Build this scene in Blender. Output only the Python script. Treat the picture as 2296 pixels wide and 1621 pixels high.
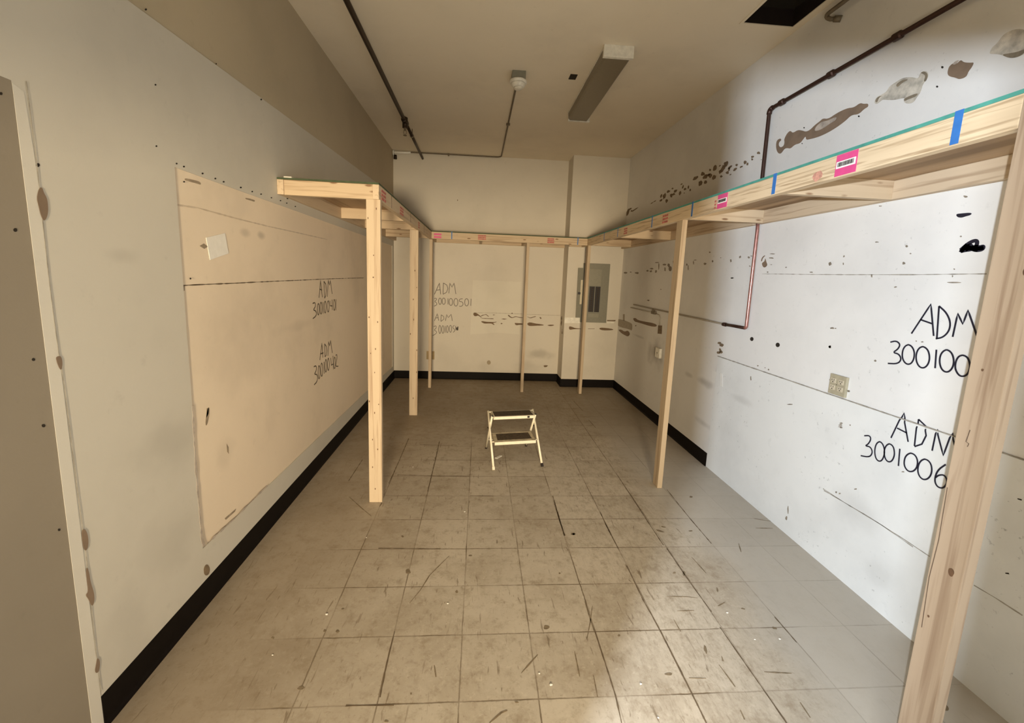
import bpy, bmesh, math, random
from mathutils import Vector, Matrix

for o in list(bpy.data.objects):
    bpy.data.objects.remove(o)
SC = bpy.context.scene
COL = SC.collection

# ------------------------------------------------------------------ camera
cam_data = bpy.data.cameras.new('camera')
cam_data.sensor_width = 36.0
cam_data.lens = 954.55 * 36.0 / 2296.0
cam_data.shift_x = 0.0023
cam_data.shift_y = -0.02145
cam_data.clip_start = 0.02
cam = bpy.data.objects.new('camera', cam_data)
COL.objects.link(cam)
YAW, PITCH, ROLL = 0.0749005, -0.1480991, 0.0387042
fw = Vector((math.sin(YAW)*math.cos(PITCH), math.cos(YAW)*math.cos(PITCH), math.sin(PITCH)))
rt = Vector((math.cos(YAW), -math.sin(YAW), 0))
up = rt.cross(fw)
rt2 = rt*math.cos(ROLL) + up*math.sin(ROLL)
up2 = up*math.cos(ROLL) - rt*math.sin(ROLL)
M = Matrix((rt2, up2, -fw)).transposed().to_4x4()
M.translation = Vector((0, 0, 1.6025))
cam.matrix_world = M
SC.camera = cam

# ------------------------------------------------------------------ world, colour management
w = bpy.data.worlds.new('world')
SC.world = w
w.use_nodes = True
w.node_tree.nodes['Background'].inputs[0].default_value = (0.62, 0.68, 0.75, 1)
w.node_tree.nodes['Background'].inputs[1].default_value = 0.25
SC.view_settings.view_transform = 'Standard'
SC.view_settings.look = 'None'
SC.view_settings.exposure = 0.5
SC.view_settings.gamma = 1.0
SC.view_settings.use_curve_mapping = False

# ------------------------------------------------------------------ lights
def area(name, loc, direction, sx, sy, watts, colour):
    d = bpy.data.lights.new(name, 'AREA')
    d.shape = 'RECTANGLE'; d.size = sx; d.size_y = sy
    d.energy = watts; d.color = colour
    o = bpy.data.objects.new(name, d)
    COL.objects.link(o)
    o.location = loc
    o.rotation_euler = Vector(direction).to_track_quat('-Z', 'Y').to_euler()
    return o
# warm light that spills in through the entrance behind the photographer
area('warm_entrance_light', (0.35, -0.40, 1.00), (-0.04, 1, 0.42), 0.50, 0.8, 15.0, (1.0, 0.92, 0.74))
# added warm fill far behind the opening, brightens the back of the room
area('warm_far_fill', (-0.08, -3.1, 1.22), (0.0, 1, 0.03), 0.7, 0.5, 300, (1.0, 0.80, 0.53))
# cool daylight from a small source outside the entrance, cut by the opening's left edge and top
area('cool_daylight', (-1.128, -0.95, 1.53), (1, 0.75, 0.0), 0.032, 0.045, 165, (0.80, 0.89, 1.0))

MARKS = {
 'write_right_upper': [[[1.866,1.405],[1.803,1.549],[1.766,1.408]],[[1.837,1.475],[1.783,1.462]],[[1.767,1.543],[1.751,1.399]],[[1.767,1.543],[1.732,1.517],[1.708,1.477],[1.707,1.438],[1.727,1.407],[1.755,1.397]],[[1.689,1.415],[1.687,1.517],[1.66,1.474],[1.651,1.534],[1.597,1.425]],[[1.961,1.349],[1.933,1.36],[1.91,1.347],[1.916,1.322],[1.94,1.3],[1.908,1.299],[1.891,1.275],[1.906,1.25],[1.955,1.242]],[[1.871,1.351],[1.858,1.348],[1.846,1.337],[1.837,1.32],[1.834,1.299],[1.836,1.28],[1.843,1.265],[1.855,1.258],[1.868,1.26],[1.881,1.271],[1.89,1.289],[1.893,1.31],[1.891,1.329],[1.883,1.344],[1.871,1.351]],[[1.804,1.353],[1.791,1.35],[1.778,1.339],[1.769,1.32],[1.765,1.299],[1.767,1.279],[1.775,1.263],[1.787,1.255],[1.801,1.257],[1.814,1.269],[1.823,1.287],[1.827,1.309],[1.825,1.33],[1.817,1.346],[1.804,1.353]],[[1.744,1.349],[1.735,1.266]],[[1.703,1.356],[1.69,1.353],[1.678,1.342],[1.669,1.323],[1.665,1.302],[1.667,1.282],[1.675,1.266],[1.686,1.259],[1.699,1.261],[1.711,1.272],[1.72,1.291],[1.724,1.313],[1.722,1.334],[1.714,1.349],[1.703,1.356]],[[1.638,1.344],[1.625,1.342],[1.614,1.332],[1.606,1.315],[1.602,1.295],[1.604,1.277],[1.611,1.262],[1.623,1.255],[1.635,1.256],[1.647,1.267],[1.656,1.283],[1.659,1.304],[1.657,1.323],[1.65,1.338],[1.638,1.344]]],
 'write_right_lower': [[[1.869,.885],[1.834,1.024],[1.786,.898]],[[1.848,.943],[1.798,.937]],[[1.764,1.017],[1.755,.89]],[[1.764,1.017],[1.728,.997],[1.714,.957],[1.725,.912],[1.754,.888]],[[1.678,.9],[1.677,1],[1.631,.898],[1.617,1.006],[1.595,.957]],[[2.009,.841],[1.98,.854],[1.969,.838],[1.979,.808],[1.996,.79],[1.966,.799],[1.948,.776],[1.96,.743],[2.01,.73]],[[1.922,.844],[1.911,.843],[1.9,.833],[1.891,.816],[1.887,.794],[1.889,.773],[1.895,.755],[1.905,.746],[1.917,.746],[1.928,.755],[1.936,.773],[1.94,.795],[1.939,.817],[1.933,.834],[1.922,.844]],[[1.872,.853],[1.86,.853],[1.849,.845],[1.842,.829],[1.838,.81],[1.84,.79],[1.846,.774],[1.856,.765],[1.868,.764],[1.879,.773],[1.887,.788],[1.891,.808],[1.889,.828],[1.882,.844],[1.872,.853]],[[1.818,.85],[1.81,.766]],[[1.765,.851],[1.751,.852],[1.739,.845],[1.73,.83],[1.727,.811],[1.729,.792],[1.738,.775],[1.75,.765],[1.763,.763],[1.776,.77],[1.785,.784],[1.788,.804],[1.786,.824],[1.777,.841],[1.765,.851]],[[1.701,.85],[1.688,.851],[1.675,.843],[1.667,.828],[1.663,.807],[1.665,.787],[1.673,.769],[1.685,.758],[1.698,.756],[1.711,.764],[1.72,.78],[1.723,.801],[1.721,.822],[1.713,.84],[1.701,.85]],[[1.615,.864],[1.642,.825],[1.647,.777],[1.632,.752],[1.607,.756],[1.594,.791],[1.61,.818],[1.633,.807],[1.644,.789]]],
 'scribble_right': [[[1.723,1.78],[1.711,1.791],[1.695,1.798],[1.683,1.789]],[[1.725,1.786],[1.704,1.809]],[[1.705,1.784],[1.689,1.795],[1.677,1.786],[1.659,1.782]],[[1.684,1.795],[1.674,1.797],[1.66,1.789],[1.644,1.792]],[[1.724,1.777],[1.712,1.797],[1.7,1.813],[1.676,1.824],[1.666,1.815],[1.669,1.794],[1.685,1.786],[1.71,1.784],[1.72,1.78],[1.703,1.802],[1.686,1.806],[1.687,1.784],[1.672,1.8],[1.656,1.793],[1.642,1.798],[1.642,1.784],[1.664,1.781],[1.683,1.789],[1.65,1.788],[1.64,1.791]]],
 'blot_right': [[[1.77,1.942],[1.748,1.942],[1.709,1.94],[1.71,1.93],[1.73,1.927],[1.745,1.923],[1.762,1.928]]],
 'dots_right': [[[3.035,1.219],[3.021,1.218],[3.012,1.209],[3.013,1.198],[3.022,1.19],[3.036,1.188],[3.049,1.193],[3.053,1.203],[3.048,1.214]],[[2.753,1.221],[2.739,1.219],[2.73,1.211],[2.731,1.2],[2.74,1.192],[2.754,1.189],[2.766,1.194],[2.771,1.204],[2.766,1.215]]],
 'write_left_upper': [[[3.486,1.373],[3.527,1.509],[3.557,1.375]],[[3.502,1.441],[3.553,1.432]],[[3.601,1.501],[3.608,1.364]],[[3.601,1.501],[3.644,1.477],[3.654,1.43],[3.637,1.383],[3.608,1.364]],[[3.672,1.372],[3.702,1.509],[3.728,1.469],[3.754,1.505],[3.791,1.391]],[[3.354,1.337],[3.39,1.343],[3.408,1.33],[3.402,1.306],[3.357,1.287],[3.407,1.278],[3.427,1.253],[3.404,1.233],[3.348,1.222]],[[3.468,1.329],[3.477,1.324],[3.483,1.311],[3.486,1.293],[3.484,1.272],[3.479,1.255],[3.47,1.243],[3.461,1.239],[3.452,1.244],[3.446,1.257],[3.443,1.276],[3.445,1.296],[3.45,1.313],[3.458,1.325],[3.468,1.329]],[[3.525,1.335],[3.534,1.33],[3.541,1.316],[3.544,1.297],[3.542,1.276],[3.537,1.257],[3.528,1.245],[3.518,1.241],[3.509,1.247],[3.503,1.26],[3.5,1.279],[3.501,1.3],[3.507,1.319],[3.515,1.331],[3.525,1.335]],[[3.568,1.334],[3.566,1.241]],[[3.619,1.338],[3.629,1.333],[3.636,1.319],[3.639,1.299],[3.637,1.277],[3.631,1.258],[3.622,1.245],[3.612,1.242],[3.602,1.247],[3.595,1.261],[3.592,1.281],[3.594,1.302],[3.6,1.321],[3.609,1.334],[3.619,1.338]],[[3.69,1.337],[3.7,1.332],[3.707,1.318],[3.711,1.299],[3.709,1.278],[3.703,1.26],[3.694,1.247],[3.683,1.244],[3.673,1.249],[3.666,1.263],[3.663,1.282],[3.664,1.303],[3.67,1.321],[3.679,1.333],[3.69,1.337]],[[3.73,1.336],[3.734,1.293],[3.793,1.286]],[[3.784,1.342],[3.785,1.252]],[[3.842,1.339],[3.852,1.334],[3.859,1.32],[3.862,1.301],[3.86,1.28],[3.855,1.261],[3.846,1.249],[3.836,1.245],[3.827,1.25],[3.82,1.264],[3.817,1.283],[3.818,1.304],[3.824,1.322],[3.832,1.335],[3.842,1.339]],[[3.886,1.339],[3.879,1.241]]],
 'write_left_lower': [[[3.465,.874],[3.521,1.001],[3.535,.881]],[[3.479,.921],[3.548,.918]],[[3.581,.987],[3.581,.878]],[[3.581,.987],[3.62,.959],[3.626,.922],[3.612,.887],[3.581,.878]],[[3.649,.874],[3.674,.99],[3.698,.952],[3.724,.992],[3.76,.879]],[[3.338,.846],[3.374,.848],[3.393,.831],[3.383,.804],[3.34,.786],[3.396,.773],[3.411,.74],[3.386,.711],[3.334,.704]],[[3.446,.832],[3.455,.825],[3.461,.809],[3.464,.786],[3.462,.762],[3.456,.742],[3.448,.729],[3.438,.726],[3.429,.733],[3.423,.75],[3.42,.772],[3.422,.796],[3.428,.816],[3.436,.829],[3.446,.832]],[[3.505,.841],[3.514,.833],[3.521,.817],[3.523,.794],[3.522,.77],[3.516,.749],[3.507,.735],[3.497,.732],[3.488,.74],[3.481,.757],[3.479,.779],[3.48,.803],[3.486,.824],[3.495,.837],[3.505,.841]],[[3.554,.841],[3.555,.741]],[[3.601,.852],[3.61,.845],[3.617,.828],[3.619,.806],[3.618,.782],[3.612,.762],[3.603,.749],[3.593,.745],[3.584,.753],[3.578,.769],[3.575,.791],[3.577,.815],[3.583,.835],[3.591,.848],[3.601,.852]],[[3.659,.851],[3.669,.844],[3.675,.828],[3.678,.806],[3.677,.782],[3.671,.762],[3.662,.749],[3.652,.746],[3.643,.754],[3.636,.77],[3.633,.792],[3.635,.815],[3.641,.835],[3.649,.847],[3.659,.851]],[[3.717,.842],[3.727,.777],[3.782,.775]],[[3.776,.85],[3.779,.727]],[[3.818,.829],[3.827,.822],[3.833,.807],[3.836,.785],[3.834,.762],[3.829,.742],[3.821,.73],[3.811,.727],[3.803,.734],[3.796,.749],[3.794,.771],[3.795,.793],[3.801,.813],[3.809,.826],[3.818,.829]],[[3.847,.84],[3.877,.844],[3.885,.816],[3.853,.776],[3.841,.74],[3.909,.728]]],
 'write_back_upper': [[[-.667,1.288],[-.595,1.46],[-.575,1.291]],[[-.641,1.352],[-.58,1.36]],[[-.537,1.462],[-.54,1.297]],[[-.537,1.462],[-.484,1.432],[-.47,1.379],[-.488,1.326],[-.54,1.294]],[[-.455,1.311],[-.442,1.465],[-.409,1.403],[-.379,1.468],[-.349,1.304]],[[-.669,1.224],[-.64,1.235],[-.634,1.209],[-.666,1.181],[-.634,1.166],[-.628,1.134],[-.67,1.111]],[[-.584,1.237],[-.574,1.233],[-.567,1.22],[-.563,1.201],[-.562,1.179],[-.566,1.16],[-.573,1.146],[-.582,1.141],[-.592,1.145],[-.599,1.159],[-.604,1.178],[-.604,1.199],[-.6,1.219],[-.593,1.232],[-.584,1.237]],[[-.529,1.239],[-.518,1.235],[-.51,1.222],[-.505,1.203],[-.505,1.181],[-.509,1.162],[-.517,1.148],[-.527,1.143],[-.537,1.147],[-.546,1.16],[-.55,1.18],[-.551,1.201],[-.547,1.22],[-.539,1.234],[-.529,1.239]],[[-.465,1.236],[-.463,1.145]],[[-.422,1.237],[-.411,1.233],[-.401,1.218],[-.396,1.197],[-.395,1.173],[-.4,1.151],[-.409,1.136],[-.42,1.13],[-.432,1.135],[-.442,1.15],[-.447,1.171],[-.448,1.195],[-.443,1.217],[-.434,1.232],[-.422,1.237]],[[-.348,1.24],[-.335,1.235],[-.324,1.219],[-.318,1.195],[-.317,1.169],[-.323,1.145],[-.333,1.128],[-.346,1.122],[-.359,1.128],[-.369,1.144],[-.376,1.167],[-.376,1.193],[-.371,1.217],[-.361,1.234],[-.348,1.24]],[[-.246,1.238],[-.294,1.231],[-.299,1.194],[-.256,1.195],[-.234,1.158],[-.26,1.12],[-.297,1.124]],[[-.188,1.242],[-.175,1.237],[-.164,1.222],[-.158,1.2],[-.157,1.175],[-.162,1.153],[-.172,1.137],[-.185,1.131],[-.198,1.136],[-.209,1.151],[-.215,1.173],[-.216,1.198],[-.211,1.221],[-.201,1.236],[-.188,1.242]],[[-.121,1.242],[-.123,1.135]]],
 'write_back_lower': [[[-.662,.891],[-.621,1.002],[-.598,.898]],[[-.647,.935],[-.604,.941]],[[-.562,.986],[-.566,.888]],[[-.562,.986],[-.524,.96],[-.521,.922],[-.566,.885]],[[-.497,.896],[-.482,.994],[-.455,.946],[-.413,1.001],[-.395,.899]],[[-.672,.804],[-.635,.821],[-.634,.783],[-.666,.749],[-.628,.734],[-.633,.696],[-.686,.667]],[[-.581,.826],[-.574,.82],[-.568,.803],[-.565,.777],[-.564,.749],[-.567,.724],[-.573,.706],[-.579,.7],[-.586,.706],[-.592,.723],[-.596,.748],[-.596,.776],[-.593,.802],[-.588,.82],[-.581,.826]],[[-.535,.824],[-.528,.818],[-.522,.802],[-.519,.778],[-.518,.751],[-.521,.727],[-.526,.71],[-.533,.704],[-.54,.71],[-.546,.726],[-.55,.75],[-.55,.777],[-.547,.801],[-.542,.818],[-.535,.824]],[[-.501,.82],[-.499,.716]],[[-.469,.826],[-.462,.821],[-.457,.806],[-.453,.784],[-.453,.76],[-.455,.738],[-.46,.723],[-.467,.717],[-.474,.722],[-.479,.737],[-.482,.759],[-.483,.783],[-.48,.805],[-.475,.821],[-.469,.826]],[[-.421,.833],[-.413,.828],[-.407,.813],[-.403,.791],[-.403,.767],[-.405,.745],[-.411,.73],[-.419,.724],[-.426,.729],[-.432,.744],[-.436,.766],[-.437,.79],[-.434,.812],[-.428,.827],[-.421,.833]],[[-.361,.829],[-.383,.823],[-.385,.79],[-.36,.775],[-.356,.742],[-.381,.725]],[[-.343,.824],[-.338,.737],[-.33,.827],[-.322,.738],[-.316,.825],[-.309,.74],[-.304,.828],[-.321,.792],[-.311,.754]]],
 'peel_brown': [[[3.03,2.583],[3.028,2.615],[2.992,2.619],[2.978,2.602],[3.002,2.595],[3,2.571],[2.975,2.552],[2.946,2.556],[2.943,2.58],[2.952,2.6],[2.928,2.632],[2.898,2.64],[2.875,2.615],[2.827,2.621],[2.788,2.605],[2.75,2.585],[2.716,2.586],[2.681,2.603],[2.64,2.613],[2.621,2.622],[2.577,2.603],[2.516,2.616],[2.446,2.617],[2.4,2.603],[2.363,2.614],[2.339,2.599],[2.31,2.591],[2.306,2.573],[2.33,2.571],[2.361,2.554],[2.411,2.568],[2.447,2.548],[2.514,2.53],[2.582,2.521],[2.644,2.52],[2.711,2.528],[2.74,2.533],[2.748,2.56],[2.77,2.542],[2.791,2.527],[2.841,2.533],[2.875,2.517],[2.909,2.531],[2.936,2.534],[2.964,2.509],[2.993,2.518],[3.018,2.548]],[[1.914,2.582],[1.911,2.597],[1.896,2.604],[1.88,2.592],[1.866,2.604],[1.853,2.587],[1.824,2.572],[1.809,2.567],[1.816,2.549],[1.826,2.538],[1.83,2.519],[1.857,2.52],[1.875,2.535],[1.903,2.552],[1.913,2.567]]],
 'peel_light_in': [[[2.679,2.567],[2.668,2.591],[2.628,2.605],[2.585,2.595],[2.512,2.596],[2.518,2.576],[2.561,2.571],[2.599,2.561],[2.64,2.558]],[[1.898,2.598],[1.891,2.607],[1.872,2.607],[1.876,2.598],[1.885,2.592]]],
 'peel_plaster': [[[2.273,2.584],[2.265,2.604],[2.238,2.607],[2.209,2.609],[2.198,2.63],[2.167,2.636],[2.13,2.643],[2.08,2.625],[2.047,2.602],[2.043,2.629],[2.018,2.627],[2,2.605],[2.003,2.58],[2.02,2.569],[2.023,2.535],[2.039,2.518],[2.051,2.498],[2.085,2.505],[2.106,2.525],[2.098,2.54],[2.155,2.549],[2.201,2.567],[2.226,2.579],[2.243,2.57],[2.262,2.569]],[[1.757,2.577],[1.751,2.597],[1.734,2.604],[1.72,2.627],[1.695,2.631],[1.668,2.623],[1.644,2.606],[1.628,2.561],[1.625,2.517],[1.653,2.514],[1.68,2.523],[1.712,2.551],[1.732,2.563],[1.749,2.571]]],
 'peel_plaster_shade': [[[2.107,2.535],[2.078,2.539],[2.033,2.536],[2.043,2.522],[2.082,2.525],[2.098,2.522]],[[2.269,2.586],[2.257,2.604],[2.226,2.599],[2.248,2.596],[2.254,2.573]],[[2.042,2.626],[2.024,2.627],[2.001,2.603],[2.005,2.575],[2.018,2.578],[2.013,2.602],[2.028,2.617]],[[2.161,2.625],[2.128,2.633],[2.093,2.621],[2.126,2.619],[2.151,2.605]],[[1.712,2.551],[1.684,2.543],[1.657,2.535],[1.632,2.535],[1.633,2.519],[1.653,2.514],[1.68,2.523]]],
 'holes_right_upper': [[[1.942,2.612],[1.938,2.609],[1.936,2.604],[1.937,2.601],[1.941,2.601],[1.945,2.605],[1.947,2.609],[1.946,2.613]],[[1.951,2.534],[1.947,2.531],[1.945,2.527],[1.946,2.524],[1.949,2.524],[1.953,2.527],[1.955,2.531],[1.954,2.534]],[[2.36,2.548],[2.355,2.545],[2.352,2.541],[2.354,2.538],[2.358,2.538],[2.362,2.541],[2.365,2.545],[2.364,2.548]],[[2.773,2.524],[2.769,2.522],[2.767,2.519],[2.768,2.517],[2.772,2.517],[2.775,2.519],[2.777,2.522],[2.776,2.524]],[[2.774,2.621],[2.769,2.618],[2.767,2.615],[2.768,2.612],[2.772,2.612],[2.777,2.615],[2.779,2.619],[2.778,2.621]],[[3.159,2.642],[3.155,2.639],[3.152,2.636],[3.153,2.634],[3.158,2.634],[3.162,2.636],[3.165,2.64],[3.164,2.642]]],
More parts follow.
